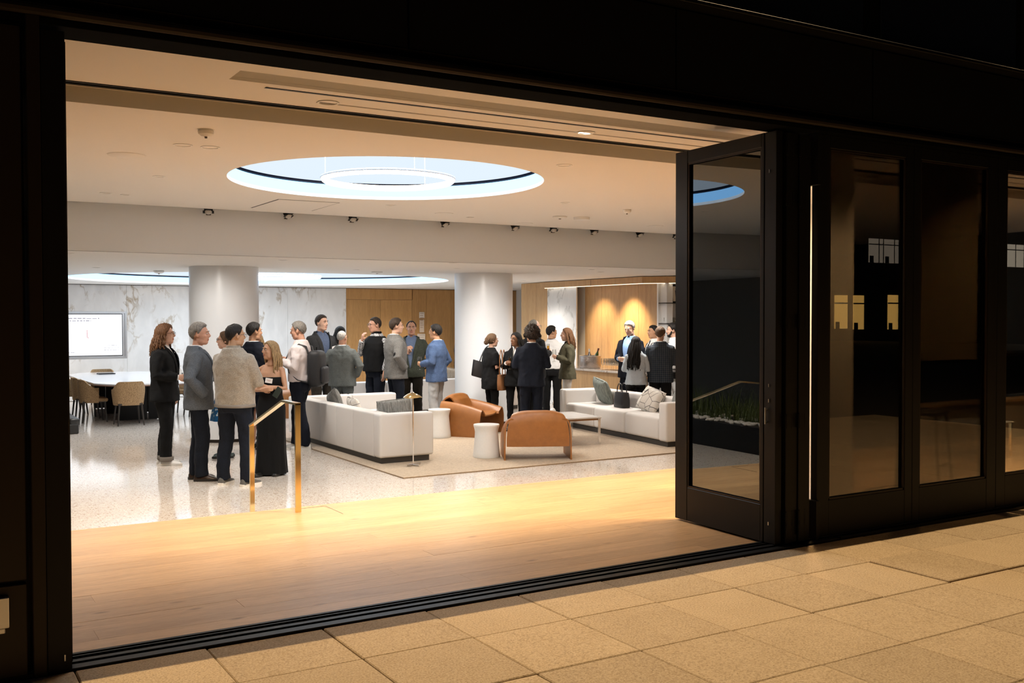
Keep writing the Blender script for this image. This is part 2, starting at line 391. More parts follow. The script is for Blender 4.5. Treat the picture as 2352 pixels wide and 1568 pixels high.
# ---- glazed door leaves
G_leaf = glass_mat('dark_glass', (0.16, 0.16, 0.15), 0.15, 1.0, rtint=(0.84, 0.92, 1.0))
G_fix = glass_mat('tinted_glass', (0.80, 0.74, 0.64), 0.07, 1.0)
G_clear = glass_mat('clear_glass', (0.90, 0.90, 0.87), 0.05, 0.8)
def leaf_parts(d, x0, x1, glass, z0=0.015, z1=2.985, th=0.062, gl=(0.285, 2.885), st=(0.12, 0.12)):
    """a leaf in its own frame: along local x, thickness along y"""
    for a, b in ((x0, x0+st[0]), (x1-st[1], x1)):
        m = MB(); m.box(a, b, -th/2, th/2, z0, z1, 0.004, 1); m.build('stile', M_black, d)
    for a, b in ((z0, gl[0]), (gl[1], z1)):
        m = MB(); m.box(x0+st[0], x1-st[1], -th/2+0.002, th/2-0.002, a, b, 0.003, 1); m.build('rail', M_black, d)
    for s in (-1, 1):
        m = MB(); y = s*(th/2-0.006)
        for q in ((x0+st[0], x1-st[1], gl[0], gl[0]+0.014), (x0+st[0], x1-st[1], gl[1]-0.014, gl[1]), (x0+st[0], x0+st[0]+0.014, gl[0], gl[1]), (x1-st[1]-0.014, x1-st[1], gl[0], gl[1])):
            m.box(q[0], q[1], min(y, y-s*0.012), max(y, y-s*0.012), q[2], q[3])
        m.build('glazing_bead', M_bronze, d)
    m = MB(); m.box(x0+st[0], x1-st[1], -0.004, 0.004, gl[0], gl[1]); m.build('pane', glass, d)
d1 = strct('door_1', 'open black-framed glass door leaf folded into the room', 'glass door', (5.345, 0.085, 0)); d1.rotation_euler.z = rad(90)-rad(2.2)
leaf_parts(d1, 0.04, 1.06, G_leaf, st=(0.03, 0.152))
m = MB(); m.box(-0.085, 0.035, -0.030, 0.030, 0.015, 2.985, 0.004, 1); m.build('hinge_stile', M_black, d1)
m = MB(); m.tube([(0.0, 0.05, 0.88), (0.0, 0.05, 1.0)], 0.006, 8); m.box(-0.008, 0.008, 0.028, 0.05, 0.89, 0.90); m.box(-0.008, 0.008, 0.028, 0.05, 0.98, 0.99); m.build('handle', M_steel, d1)
m = MB()
for z in (0.16, 1.05, 1.16, 2.7): m.tube([(-0.02, 0.036, z-0.012), (-0.02, 0.036, z+0.012)], 0.004, 6)
m.build('bolt', M_steel, d1)
for k in range(4):
    d = strct('door_%d' % (k+2), 'edge of a stacked black door leaf, %s behind the open one' % ('first', 'second', 'third', 'fourth')[k], 'glass door', (5.425+0.0655*k, -0.02+0.012*(k % 2), 0))
    d.rotation_euler.z = rad(90)-rad(0.6)
    leaf_parts(d, 0.0, 0.98, G_leaf, st=(0.10, 0.12), z1=2.975)
    m = MB()
    for z in (0.12, 0.20, 0.9, 1.62, 2.5, 2.86): m.tube([(-0.006, 0.034, z-0.05), (-0.006, 0.034, z+0.05)], 0.010, 8)
    m.build('hinge', M_black, d)
fx = [(5.735, 6.825, G_fix, (0.128, 0.089)), (6.825, 7.93, G_fix, (0.089, 0.128)), (7.93, 9.10, G_clear, (0.13, 0.09)), (9.10, 10.2, G_fix, (0.09, 0.09)), (10.2, 11.3, G_fix, (0.09, 0.09)), (11.3, 12.4, G_fix, (0.09, 0.09))]
ords = ['first', 'second', 'third', 'fourth', 'fifth', 'sixth']
for k, (a, b, g, st) in enumerate(fx):
    d = strct('door_%d' % (k+6), 'closed black-framed glass door, %s to the right of the folded stack' % ords[k], 'glass door', (a, 0.03, 0))
    leaf_parts(d, 0.002, b-a-0.002, g, z0=0.02, z1=3.0, gl=(0.287, 2.903), st=st)
m = MB(); m.box(5.700, 5.735, -0.03, 0.10, 0.0, 0.30, 0.002, 1); m.box(5.700, 5.735, -0.03, 0.10, 2.62, 3.0, 0.002, 1); m.build('stop_block', M_black, sl)
m = MB(); m.box(12.4, 45, 0.0, 0.157, -0.04, 3.0); m.build('wall_core', M_black, wf)

# ---- ceilings
ca = strct('ceiling_1', 'warm white ceiling strip above the oak floor with recessed slots', 'ceiling')
YF = 1.81
def strip(y0, y1, x0=XL, x1=15.5, z0=ZA, z1=ZA+0.02): 
    m = MB(); m.box(x0, x1, y0, y1, z0, z1); m.build('panel', M_ceil, ca)
strip(0.157, 0.867); strip(0.867, 1.118, x1=1.73); strip(1.118, 1.205); strip(1.205, 1.245, x1=2.0); strip(1.245, 1.455); strip(1.455, 1.490, x1=2.43); strip(1.490, 1.655); strip(1.755, YF)
m = MB()
m.box(1.731, 15.5, 0.8655, 0.8665, ZA+0.001, ZA+0.16); m.box(1.731, 15.5, 1.119, 1.124, ZA+0.021, ZA+0.16); m.box(1.70, 15.5, 0.86, 1.12, ZA+0.16, ZA+0.17); m.box(1.70, 1.73, 0.86, 1.12, ZA+0.021, ZA+0.16)
m.build('shade_pocket', M_ceil, ca)
m = MB(); m.box(2.0, 15.5, 1.20, 1.25, ZA+0.05, ZA+0.06); m.box(1.99, 2.0, 1.2, 1.25, ZA, ZA+.06); m.box(2.0, 15.5, 1.222, 1.245, ZA-0.001, ZA+0.05); m.build('air_slot', M_blackgloss, ca)
m = MB(); m.box(2.43, 15.5, 1.455, 1.49, ZA+0.03, ZA+0.04); m.build('light_slot', M_ceil, ca)
m = MB(); m.box(XL, 15.5, 1.655, 1.755, ZA+0.02, ZA+0.03); m.box(XL, 15.5, 1.655, 1.755, ZA-0.005, ZA+0.02); m.box(XL, 15.5, 1.69, 1.72, ZA-0.012, ZA-0.005); m.build('curtain_track', M_black, ca)
m = MB(); m.box(XL, 15.5, 0.157, YF, ZA+0.18, ZA+0.30); m.build('slab_above', M_black, ca)

cm = strct('ceiling_2', 'white ceiling with a round lit opening over the lounge', 'ceiling')
OC, OR = (4.19, 4.20), 1.575
m = MB(); m.box(XL, 15.5, YF, YF+0.03, ZM-0.002, ZA+0.02); m.build('fascia', M_ceil, cm)
def holed(x0, x1, y0, y1, z, c, rx, ry, n=96):
    m = MB(); inn = []; out = []
    for k in range(n):
        a = 2*PI*k/n; dx, dy = math.cos(a), math.sin(a)
        inn.append((c[0]+rx*dx, c[1]+ry*dy, z))
        ex, ey = rx*dx, ry*dy
        tx = ((x1-c[0])/ex if ex > 1e-9 else ((x0-c[0])/ex if ex < -1e-9 else 1e9)); ty = ((y1-c[1])/ey if ey > 1e-9 else ((y0-c[1])/ey if ey < -1e-9 else 1e9))
        t = min(tx, ty); out.append([c[0]+ex*t, c[1]+ey*t, z, t])
    for cx_, cy_ in ((x0, y0), (x0, y1), (x1, y0), (x1, y1)):
        bi = min(range(n), key=lambda k: (out[k][0]-cx_)**2+(out[k][1]-cy_)**2); out[bi][0], out[bi][1] = cx_, cy_
    vi = [m.v(p) for p in inn]; vo = [m.v(p[:3]) for p in out]
    for k in range(n):
        j = (k+1) % n; m.f([vi[k], vi[j], vo[j], vo[k]])
    return m
YB = 7.655; YBF = 7.90
holed(XL, 15.5, YF, YB, ZM, OC, OR, OR).build('panel', M_ceil, cm)
m = MB(); m.box(XL, 15.5, YB-0.02, YB, ZM, ZM+0.25); m.box(XL, 15.5, YB-0.02, YBF+0.02, ZM+0.25, ZM+0.27); m.build('light_trough', M_ceil, cm)
m = MB(); m.box(XL, 15.5, YF+0.02, YB, ZM+1.05, ZM+1.1); m.build('slab_above', M_black, cm)
E_blue = emit_mat('blue_cove_light', (0.27, 0.60, 1.0), 2.9)
E_dome = emit_mat('dome_glow', (0.78, 0.89, 1.0), 0.92); E_topfill = emit_mat('dome_top_fill', (0.70, 0.85, 1.0), 6.2)  # dome walls glow in place of white paint lit by hidden LEDs
E_white = emit_mat('ring_light', (1.0, 0.86, 0.72), 9.0)
def oculus(par, c, rx, ry, z, h1, h2, top, dome=None):
    n = 96
    def ring(k, zz): return [(c[0]+(rx+k)*math.cos(2*PI*i/n), c[1]+(ry+k)*math.sin(2*PI*i/n), zz) for i in range(n)]
    m = MB(); m.loft([ring(0, z), ring(0, z+0.02), ring(0.004, z+0.035)], cap=False); m.build('rim', M_ceil, par, smooth=30)
    m = MB(); m.loft([ring(0.004, z+0.035), ring(0.004, z+h1)], cap=False); m.build('cove_band', E_blue, par, smooth=30)
    m = MB(); m.loft([ring(0.004, z+h1), ring(0.05, z+h1), ring(0.05, z+h1+h2), ring(0.004, z+h1+h2)], cap=False); m.build('shadow_gap', mat('navy_gap', (0.006, 0.010, 0.045), 0.4), par, smooth=30)
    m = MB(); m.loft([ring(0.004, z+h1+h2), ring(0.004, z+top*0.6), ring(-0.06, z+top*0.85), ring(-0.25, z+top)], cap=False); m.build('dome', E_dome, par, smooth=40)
    m = MB(); m.f([m.v(p) for p in ring(-0.25, z+top)]); m.build('fill_disc', dome or E_topfill, par)  # added glowing disc at the dome top, lights the room below
oculus(cm, OC, OR, OR, ZM, 0.150, 0.034, 0.62)

cb = strct('ceiling_3', 'lower white ceiling beyond the dropped beam', 'ceiling')
O2, O2x, O2y = (6.55, 15.75), 3.95, 3.55
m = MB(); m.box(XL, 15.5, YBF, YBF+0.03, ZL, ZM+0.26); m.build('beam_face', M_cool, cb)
m = MB(); m.box(XL, 15.5, YBF+0.02, YBF+0.026, ZL-0.002, ZL+0.004); m.build('shadow_line', M_bronze, cb)
holed(XL, 15.5, YBF, 20.25, ZL, O2, O2x, O2y).build('panel', M_ceil, cb)
m = MB(); m.box(XL, 15.5, YBF, 20.25, ZL+1.05, ZL+1.1); m.build('slab_above', M_black, cb)
oculus(cb, O2, O2x, O2y, ZL, 0.16, 0.034, 0.62, emit_mat('far_top_fill', (0.80, 0.90, 1.0), 3.6))

# ---- columns
for k, x in enumerate((4.36, 9.15)):
    c = strct('wall_column' + ('' if k == 0 else '_2'), ('round white column behind the group near the brass handrail', 'round white column behind the woman carrying a black tote')[k], 'column', (x, 10.98, T))
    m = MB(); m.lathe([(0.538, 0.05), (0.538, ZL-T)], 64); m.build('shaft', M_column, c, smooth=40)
    m = MB(); m.lathe([(0.528, 0.0), (0.528, 0.05)], 64); m.build('shadow_base', M_bronze, c, smooth=40)

# ---- back wall
wb = strct('wall_back', 'far wall of veined marble and oak panels', 'wall')
YW = 20.2
m = MB(); m.box(XL, 15.5, YW+0.03, YW+0.15, T, ZL+0.05); m.build('wall_core', M_white, wb)
def slab(x0, x1, z0, z1, mt, nm='marble_slab', y=YW, parent=wb):
    m = MB(); m.box(x0+0.0015, x1-0.0015, y, y+0.03, z0, z1, 0.0015, 1); m.build(nm, mt, parent)
slab(XL, 0.2, T+.01, ZL-.01, M_marble); slab(0.2, 1.78, T+.01, ZL-.01, M_marble)
slab(1.78, 4.52, 1.83, ZL-.01, M_marble); slab(1.78, 4.52, T+.01, 0.71, M_marble); slab(4.52, 5.99, T+.01, ZL-.01, M_marble)
m = MB(); m.box(5.99, 6.10, YW-0.02, YW+0.03, T, ZL-.01); m.box(6.10, 6.45, YW-0.02, YW+0.03, 2.27, ZL-.01); m.build('oak_post', M_oak, wb)
m = MB(); m.box(6.10, 6.36, YW+0.0, YW+0.02, T, 2.27); m.build('dark_opening', M_blackgloss, wb)
m = MB(); m.box(6.45, 6.9, YW, YW+0.03, T, ZL-.01); m.build('oak_post', M_oak, wb)
slab(6.9, 8.5, T+.01, ZL-.01, M_marble); slab(8.5, 10.13, T+.01, ZL-.01, M_marble)
m = MB(); m.box(10.13, 12.10, YW-0.01, YW+0.03, 2.17, ZL-.01); m.build('oak_panel', M_oak, wb)
for a, b in ((10.13, 10.16), (12.08, 12.30), (12.30, 12.52), (12.52, 13.30), (13.30, 14.1), (14.1, 15.5)):
    m = MB(); m.box(a+.002, b-.002, YW-0.01 + (0.01 if a == 12.30 else 0), YW+0.03, T+.01, ZL-.01 if a > 12 else 2.17, 0.002, 1); m.build('oak_panel', M_oak, wb)
m = MB(); m.box(13.28, 13.295, YW-0.03, YW-0.005, 0.16, 1.47, 0.004, 1); m.box(13.345, 13.36, YW-0.03, YW-0.005, 0.16, 1.47, 0.004, 1); m.build('pull_handle', M_brass, wb)
m = MB(); m.box(XL, 15.5, YW-0.03, YW+0.03, ZL-0.012, ZL-0.002); m.build('shadow_line', M_bronze, wb)
d9 = strct('door_20', 'pair of oak doors flush in the far oak wall', 'door', (0, 0, 0))
for a, b in ((10.16, 11.12), (11.12, 12.08)):
    m = MB(); m.box(a+.004, b-.004, YW-0.005, YW+0.03, T+.01, 2.165, 0.002, 1); o = m.build('door_panel', M_oak, d9)
m = MB(); m.box(11.49, 11.575, YW-0.008, YW-0.004, 1.18, 1.49, 0.002, 1); m.build('vision_slot', mat('slot_shadow', (0.16, 0.09, 0.03), 0.5), d9)

# ---- bar wall on the right, with a lit oak niche and a white return with shelves
wr = strct('wall_right', 'bar wall of oak and marble panels under an oak header', 'wall')
XB = 12.46
m = MB(); m.box(XB+0.25, XB+0.4, 10.0, 15.0, T, ZL+.05); m.build('wall_core', M_white, wr)
def rslab(y0, y1, z0, z1, mt, nm, dx=0.0):
    m = MB(); m.box(XB+dx, XB+dx+0.03, y0+.0015, y1-.0015, z0, z1, 0.0015, 1); m.build(nm, mt, wr)
rslab(14.35, 15.0, T, ZL-.01, M_oakbar, 'oak_panel'); rslab(13.86, 14.35, T, ZL-.01, M_oakbar, 'oak_panel')
rslab(12.71, 13.86, T, 2.36, M_marble2, 'marble_slab', -0.01)
for k in range(4): rslab(10.22+k*0.6225, 10.22+(k+1)*0.6225, T, 2.42, M_oakbar, 'oak_panel', 0.22)
m = MB(); m.box(XB-0.10, XB+0.25, 10.33, 14.0, 2.335, ZL-.012); m.build('oak_header', M_oakbar, wr)
m = MB(); m.box(XB-0.101, XB-0.099, 12.05, 12.058, 2.335, ZL-.012); m.build('header_joint', M_bronze, wr)
E_bar = emit_mat('bar_led_strip', (1.0, 0.82, 0.58), 2.2)
m = MB(); m.box(XB-0.06, XB-0.03, 10.36, 13.9, 2.325, 2.335); m.build('led_strip', E_bar, wr)
dv = Vector((0.72, -0.69, 0)).normalized(); nrm = Vector((dv.y, -dv.x, 0))
m = MB()
a = Vector((XB-0.10, 10.33, 0)); b = a + dv*3.0; n2 = Vector((-dv.y, dv.x, 0))
def slabpoly(mb, p, q, th, z0, z1): mb.poly([(p.x, p.y), (q.x, q.y), (q.x+n2.x*th, q.y+n2.y*th), (p.x+n2.x*th, p.y+n2.y*th)], (z0, z1))
m = MB(); slabpoly(m, a, b, 0.30, 2.335, ZL-.012); m.build('oak_header', M_oakbar, wr)
m = MB(); slabpoly(m, a+n2*0.04, b+n2*0.04, 0.03, 2.325, 2.335); m.build('led_strip', E_bar, wr)
wa = Vector((12.68, 10.24, 0)); wbv = wa + Vector((0.93, 0.0, 0)); wc = Vector((13.2, 9.6, 0)) 
m = MB(); m.box(12.66, 15.5, 10.20, 10.24, T, 2.42); m.build('white_return', M_white, wr)
m = MB(); m.box(15.5, 15.6, 0.157, 7.9, T, 3.3); m.build('end_wall', mat('dark_end_panel', (0.018, 0.022, 0.024), 0.5), wr); m = MB(); m.box(15.5, 15.6, 7.9, 20.3, T, 3.3); m.build('end_wall', M_white, wr)
wl = strct('wall_left', 'side wall hung with a pleated grey curtain', 'wall')
m = MB(); m.box(XL-0.1, XL, 0.157, 20.3, T, 3.4); m.build('wall_core', mat('left_wall_grey', (0.16, 0.15, 0.13), 0.8), wl)
m = MB(); pts = []
for k in range(300):
    y = 3.6 + k*0.022; pts.append((XL+0.10+0.035*math.sin(k*0.9), y))
m.loft([[(x, y, T+.02) for x, y in pts], [(x, y, ZM-0.02) for x, y in pts]], close=False); m.build('curtain', mat('curtain_cloth', (0.17, 0.155, 0.115), 0.9), wl, smooth=60)
# ================================================================== FURNITURE
M_sofa = fabric_mat('white_upholstery', (0.70, 0.675, 0.65), (0.63, 0.605, 0.58), 380, 0.9, 0.08)
M_plinth = mat('dark_plinth', (0.03, 0.028, 0.026), 0.5)
M_leather = mat('cognac_leather', (0.30, 0.115, 0.028), 0.42, 0, 0.5, vary=0.10, nscale=14, bump=0.06, bscale=420)
M_rug = fabric_mat('beige_rug', (0.50, 0.40, 0.29), (0.30, 0.225, 0.15), 40, 1.0, 0.5, sheen=0.3, lo=0.3, hi=0.66)
M_ceramic = mat('white_ceramic', (0.80, 0.795, 0.77), 0.28, vary=0.02)
M_lacq = mat('white_marble_top', (0.80, 0.79, 0.78), 0.12, vary=0.04, nscale=4)

def rbox(name, dims, bev, mt, parent, seg=4):
    m = MB(); m.box(*dims, bev, seg); return m.build(name, mt, parent, smooth=50)
def cushion_mesh(w, h, t, n=14, wav=0.0):
    """pillow lying in the x-z plane, thickness along y, centre at origin"""
    m = MB(); F = []; B = []
    for j in range(n+1):
        a = []; b = []
        for i in range(n+1):
            u, v = 2*i/n-1, 2*j/n-1
            pin = 1-0.07*(1-abs(u))*0 - 0.06*((1-u*u)*(v**6)+(1-v*v)*(u**6))
            k = (max(0, 1-u**4)*max(0, 1-v**4))**0.55
            x, z = u*w/2*(1-0.06*(1-v*v)*abs(u)**5), v*h/2*(1-0.06*(1-u*u)*abs(v)**5)
            d = t/2*k + 0.004 + wav*noise.noise(Vector((x*9, z*9, w)))*k
            a.append((x, -d, z)); b.append((x, d, z))
        F.append(a); B.append(b)
    vf = [[m.v(p) for p in r] for r in F]; vb = [[m.v(p) for p in r] for r in B]
    for j in range(n):
        for i in range(n):
            m.f([vf[j][i], vf[j][i+1], vf[j+1][i+1], vf[j+1][i]]); m.f([vb[j][i], vb[j+1][i], vb[j+1][i+1], vb[j][i+1]])
    for i in range(n):
        m.f([vf[0][i], vb[0][i], vb[0][i+1], vf[0][i+1]]); m.f([vf[n][i], vf[n][i+1], vb[n][i+1], vb[n][i]])
        m.f([vf[i][0], vf[i+1][0], vb[i+1][0], vb[i][0]]); m.f([vf[i][n], vb[i][n], vb[i+1][n], vf[i+1][n]])
    return m
def pillow(name, loc, rot, w, h, t, mt, label, group=None):
    o = empty(name, loc, 0, label, 'pillow', group); o.rotation_euler = rot
    c = cushion_mesh(w, h, t, 14, 0.012).build('cover', mt, o, smooth=60)
    m = MB(); pts = []
    for k in range(41):
        a = 2*PI*k/40; ex = 0.25
        cx, cz = math.cos(a), math.sin(a)
        pts.append((math.copysign(abs(cx)**ex, cx)*w/2*0.985, 0, math.copysign(abs(cz)**ex, cz)*h/2*0.985))
    m.tube(pts, 0.005, 6, cap=False); m.build('piping', mt, o, smooth=60)
    return o
M_pgrey = fabric_mat('grey_striped_weave', (0.34, 0.34, 0.32), (0.13, 0.13, 0.12), 9, 0.95, 0.4, (14, 2, 1.2), lo=0.36, hi=0.64)
M_pgreen = fabric_mat('grey_green_striped_weave', (0.30, 0.33, 0.30), (0.13, 0.15, 0.14), 9, 0.95, 0.4, (14, 2, 1.2), lo=0.36, hi=0.64)
M_pbeige = fabric_mat('beige_weave', (0.50, 0.44, 0.36), (0.34, 0.29, 0.23), 9, 0.95, 0.4, (14, 2, 1.2))
def line_pat():
    t = NT('cream_with_dark_lines'); co = t.coords('Object', (1, 0.05, 1)); v = t.n('ShaderNodeTexVoronoi', Scale=6.5, _feature='DISTANCE_TO_EDGE'); t.l(co, v.inputs['Vector'])
    t.l(t.ramp(v.outputs['Distance'], [(0.012, (0.05, 0.045, 0.04)), (0.03, (0.72, 0.68, 0.62))]), t.b.inputs['Base Color']); t.b.inputs['Roughness'].default_value = 0.9; return t.m
M_pline = line_pat()

# ---- rug
o = empty('area_rug', (0, 0, 0), 0, 'large beige wool rug under the white sofas and leather chairs', 'rug')
m = MB(); m.box(5.09, 10.72, 5.80, 10.4, T, T+0.016, 0.006, 2); m.build('pile', M_rug, o)
m = MB(); m.box(5.083, 5.09, 5.795, 10.4, T, T+0.012); m.box(5.083, 10.72, 5.793, 5.80, T, T+0.012); m.build('binding', mat('rug_binding', (0.22, 0.15, 0.09), 0.9), o)
TR = T+0.016

# ---- L-shaped sofa
so = empty('corner_sofa', (5.28, 6.94, TR), 0, 'white corner sofa seen from behind beside the chrome floor lamp', 'sofa')
H = 0.655
def W(x0, x1, y0, y1, z0, z1): return (x0-5.28, x1-5.28, y0-6.94, y1-6.94, z0, z1)
m = MB(); m.box(*W(5.32, 6.02, 6.98, 10.55, 0, 0.075)); m.box(*W(5.32, 7.05, 9.85, 10.55, 0, 0.075)); m.build('plinth', M_plinth, so)
rbox('armrest', W(5.28, 6.075, 6.94, 7.14, 0.075, H), 0.035, M_sofa, so)
ys_ = [7.14, 7.86, 8.5, 9.16, 9.86, 10.60]
for a, b in zip(ys_, ys_[1:]): rbox('backrest', W(5.28, 5.50, a-.001, b+.001, 0.075, H+random.uniform(-.004, .004)), 0.022, M_sofa, so)
rbox('armrest', W(5.283, 5.52, 6.945, 7.16, 0.08, H-.004), 0.03, M_sofa, so)
for a, b in ((7.14, 8.45), (8.45, 9.76)): rbox('seat_cushion', W(5.50, 6.12, a+.003, b-.003, 0.075, 0.40), 0.05, M_sofa, so)
for a, b in ((5.50, 6.30), (6.30, 7.10)):
    rbox('backrest', W(a, b, 10.38, 10.60, 0.075, H), 0.03, M_sofa, so); rbox('seat_cushion', W(a+.003, b-.003, 9.76, 10.38, 0.075, 0.40), 0.05, M_sofa, so)
pillow('throw_pillow', (5.63, 9.42, T+0.625), (rad(-14), rad(14), rad(80)), 0.50, 0.42, 0.16, M_pgrey, 'grey woven pillow leaning at the far corner of the corner sofa', 'throw pillows')
pillow('throw_pillow', (5.72, 8.86, T+0.575), (rad(-16), rad(0), rad(82)), 0.46, 0.36, 0.13, M_pline, 'cream pillow with dark marks half hidden by the corner sofa back', 'throw pillows')
pillow('throw_pillow', (5.68, 7.35, T+0.645), (rad(-12), rad(-6), rad(-28)), 0.47, 0.36, 0.16, M_pgrey, 'grey woven pillow behind the armrest next to the floor lamp', 'throw pillows')

# ---- three-seat sofa on the right
s2 = empty('sofa', (9.57, 6.27, TR), rad(-6.4), 'long white sofa with pillows and a black handbag on it', 'sofa')
L2 = 3.42; D2 = 0.86
m = MB(); m.box(0.05, D2-.04, 0.04, L2-.04, 0, 0.075); m.build('plinth', M_plinth, s2)
rbox('armrest', (0, D2, 0, 0.22, 0.075, 0.655), 0.035, M_sofa, s2); rbox('armrest', (0, D2, L2-0.22, L2, 0.075, 0.655), 0.035, M_sofa, s2)
for k in range(3):
    a = 0.22+k*(L2-0.44)/3; b = a+(L2-0.44)/3
    rbox('backrest', (D2-0.24, D2, a, b, 0.075, 0.655), 0.035, M_sofa, s2)
    rbox('seat_cushion', (0.01, D2-0.24, a+.003, b-.003, 0.08, 0.42), 0.045, M_sofa, s2)
SR = s2.location
def on2(x, y, z): 
    a = rad(-6.4); return (9.57+x*math.cos(a)-y*math.sin(a), 6.27+x*math.sin(a)+y*math.cos(a), TR+z)
pillow('throw_pillow', on2(0.52, 2.76, 0.635), (rad(-20), rad(-7), rad(76)), 0.54, 0.46, 0.17, M_pgreen, 'grey-green woven pillow against the far armrest of the long sofa', 'throw pillows')
pillow('throw_pillow', on2(0.52, 1.23, 0.595), (rad(-30), rad(10), rad(-96)), 0.54, 0.40, 0.16, M_pline, 'cream pillow with thin black line drawing beside the black handbag', 'throw pillows')
pillow('throw_pillow', on2(0.56, 0.44, 0.64), (rad(-20), rad(-12), rad(-100)), 0.46, 0.40, 0.15, M_pgrey, 'dark grey pillow at the near armrest of the long sofa', 'throw pillows')

# ---- sofa in the back, behind the standing men
s3 = empty('sofa', (7.05, 13.0, T), 0, 'white sofa seen from behind past the standing men', 'sofa')
m = MB(); m.box(0.04, 4.1, 0.04, 0.85, 0, 0.075); m.build('plinth', M_plinth, s3)
for k in range(4): rbox('backrest', (0.02+k*1.02, 0.02+(k+1)*1.02, 0, 0.22, 0.075, 0.69), 0.035, M_sofa, s3); rbox('seat_cushion', (0.02+k*1.02, 0.02+(k+1)*1.02, 0.22, 0.9, 0.075, 0.42), 0.045, M_sofa, s3)
pillow('throw_pillow', (8.55, 13.42, T+0.66), (rad(12), 0, rad(5)), 0.45, 0.36, 0.14, M_pgrey, 'dark pillow peeking over the sofa behind the man in grey blazer', 'throw pillows')
pillow('throw_pillow', (9.72, 13.45, T+0.70), (rad(12), rad(10), rad(-8)), 0.44, 0.40, 0.14, M_pbeige, 'beige pillow on the rear sofa beside the man in blue blazer', 'throw pillows')
pillow('throw_pillow', (10.15, 13.5, T+0.66), (rad(14), 0, 0), 0.48, 0.36, 0.14, M_pline, 'pale pillow with dark print on the rear sofa next to the column', 'throw pillows')

# ---- leather lounge chairs: folded leather shells
def sheet(m, rows, th):
    """rows: list of lists of points; a thick sheet between the grid and its offset along the normals"""
    nr, nc = len(rows), len(rows[0]); P = [[Vector(p) for p in r] for r in rows]; O = []
    for i in range(nr):
        r = []
        for j in range(nc):
            a = P[min(i+1, nr-1)][j]-P[max(i-1, 0)][j]; b = P[i][min(j+1, nc-1)]-P[i][max(j-1, 0)]
            n_ = a.cross(b); n_.normalize(); r.append(P[i][j]+n_*th)
        O.append(r)
    A = [[m.v(p) for p in r] for r in P]; B = [[m.v(p) for p in r] for r in O]
    for i in range(nr-1):
        for j in range(nc-1):
            m.f([A[i][j], A[i][j+1], A[i+1][j+1], A[i+1][j]]); m.f([B[i][j], B[i+1][j], B[i+1][j+1], B[i][j+1]])
    for i in range(nr-1):
        m.f([A[i][0], A[i+1][0], B[i+1][0], B[i][0]]); m.f([A[i][-1], B[i][-1], B[i+1][-1], A[i+1][-1]])
    for j in range(nc-1):
        m.f([A[0][j], B[0][j], B[0][j+1], A[0][j+1]]); m.f([A[-1][j], A[-1][j+1], B[-1][j+1], B[-1][j]])
def cr(pts, n):
    """smooth curve through points"""
    P = [Vector(p) for p in pts]; P = [2*P[0]-P[1]] + P + [2*P[-1]-P[-2]]; out = []
    for i in range(1, len(P)-2):
        for k in range(n):
            t = k/n; a, b, c, d = P[i-1], P[i], P[i+1], P[i+2]
            out.append(0.5*((2*b)+(c-a)*t+(2*a-5*b+4*c-d)*t*t+(3*b-a-3*c+d)*t**3))
    out.append(P[-2]); return out
def lounge_chair(loc, rz, label):
    o = empty('lounge_chair', loc, rz, label, 'armchair', 'cognac leather lounge chairs')
    # back + seat: one strip from the rear hem over the top down to the seat front.  (half width, y, z)
    prof = cr([(0.425, -0.370, 0.185), (0.425, -0.378, 0.30), (0.412, -0.374, 0.44), (0.390, -0.360, 0.55), (0.360, -0.325, 0.635), (0.320, -0.262, 0.668), (0.285, -0.215, 0.635), (0.285, -0.165, 0.54), (0.275, -0.11, 0.43), (0.27, -0.03, 0.365), (0.27, 0.12, 0.345), (0.265, 0.26, 0.350), (0.26, 0.325, 0.335)], 4)
    rows = []
    for hw, y, z in prof:
        r = []
        for k in range(15):
            u = 2*k/14-1
            top = max(0.0, min(1, (z-0.40)/0.26)); drop = -0.040*top*abs(u)**3.5 if y < -0.1 else 0.0
            bow = (0.030*(1-u*u)) * (-1 if y < -0.2 else 0.2)
            rise = 0.03*abs(u)**3 if y > -0.1 else 0
            r.append((u*hw, y+bow*(1 if y < -0.2 else 0.5), z+drop+rise))
        rows.append(r)
    m = MB(); sheet(m, rows, 0.022); m.build('back_and_seat_shell', M_leather, o, smooth=60)
    for s in (-1, 1):
        rows = []
        for k in range(13):
            t = k/12; y = -0.365 + t*0.735
            ah = 0.545-0.13*t**1.5; fl = 0.02*t
            yf = y + 0.0
            cs = cr([(0.440, y, 0.0), (0.438, y, 0.20), (0.428, y, ah-0.11), (0.395, y, ah-0.022), (0.352, y, ah), (0.305, y, ah-0.040), (0.278, y, ah-0.10 if ah-0.10 > 0.36 else 0.36), (0.262, y, 0.325)], 3)
            rows.append([(s*p[0], p[1]-0.05*max(0, (0.30-p[2]))*t*0.6, p[2]) for p in cs])
        m = MB(); sheet(m, rows, 0.020*s); m.build('arm_shell', M_leather, o, smooth=60)
    return o
lounge_chair((7.42, 6.50, TR), rad(-26.6), 'cognac leather lounge chair seen from behind next to a white side table')
lounge_chair((7.985, 9.33, TR), rad(-146), 'cognac leather lounge chair turned to show its seat by the column')
lounge_chair((6.45, 14.05, T), rad(60), 'orange leather lounge chair glimpsed behind the man with backpack')

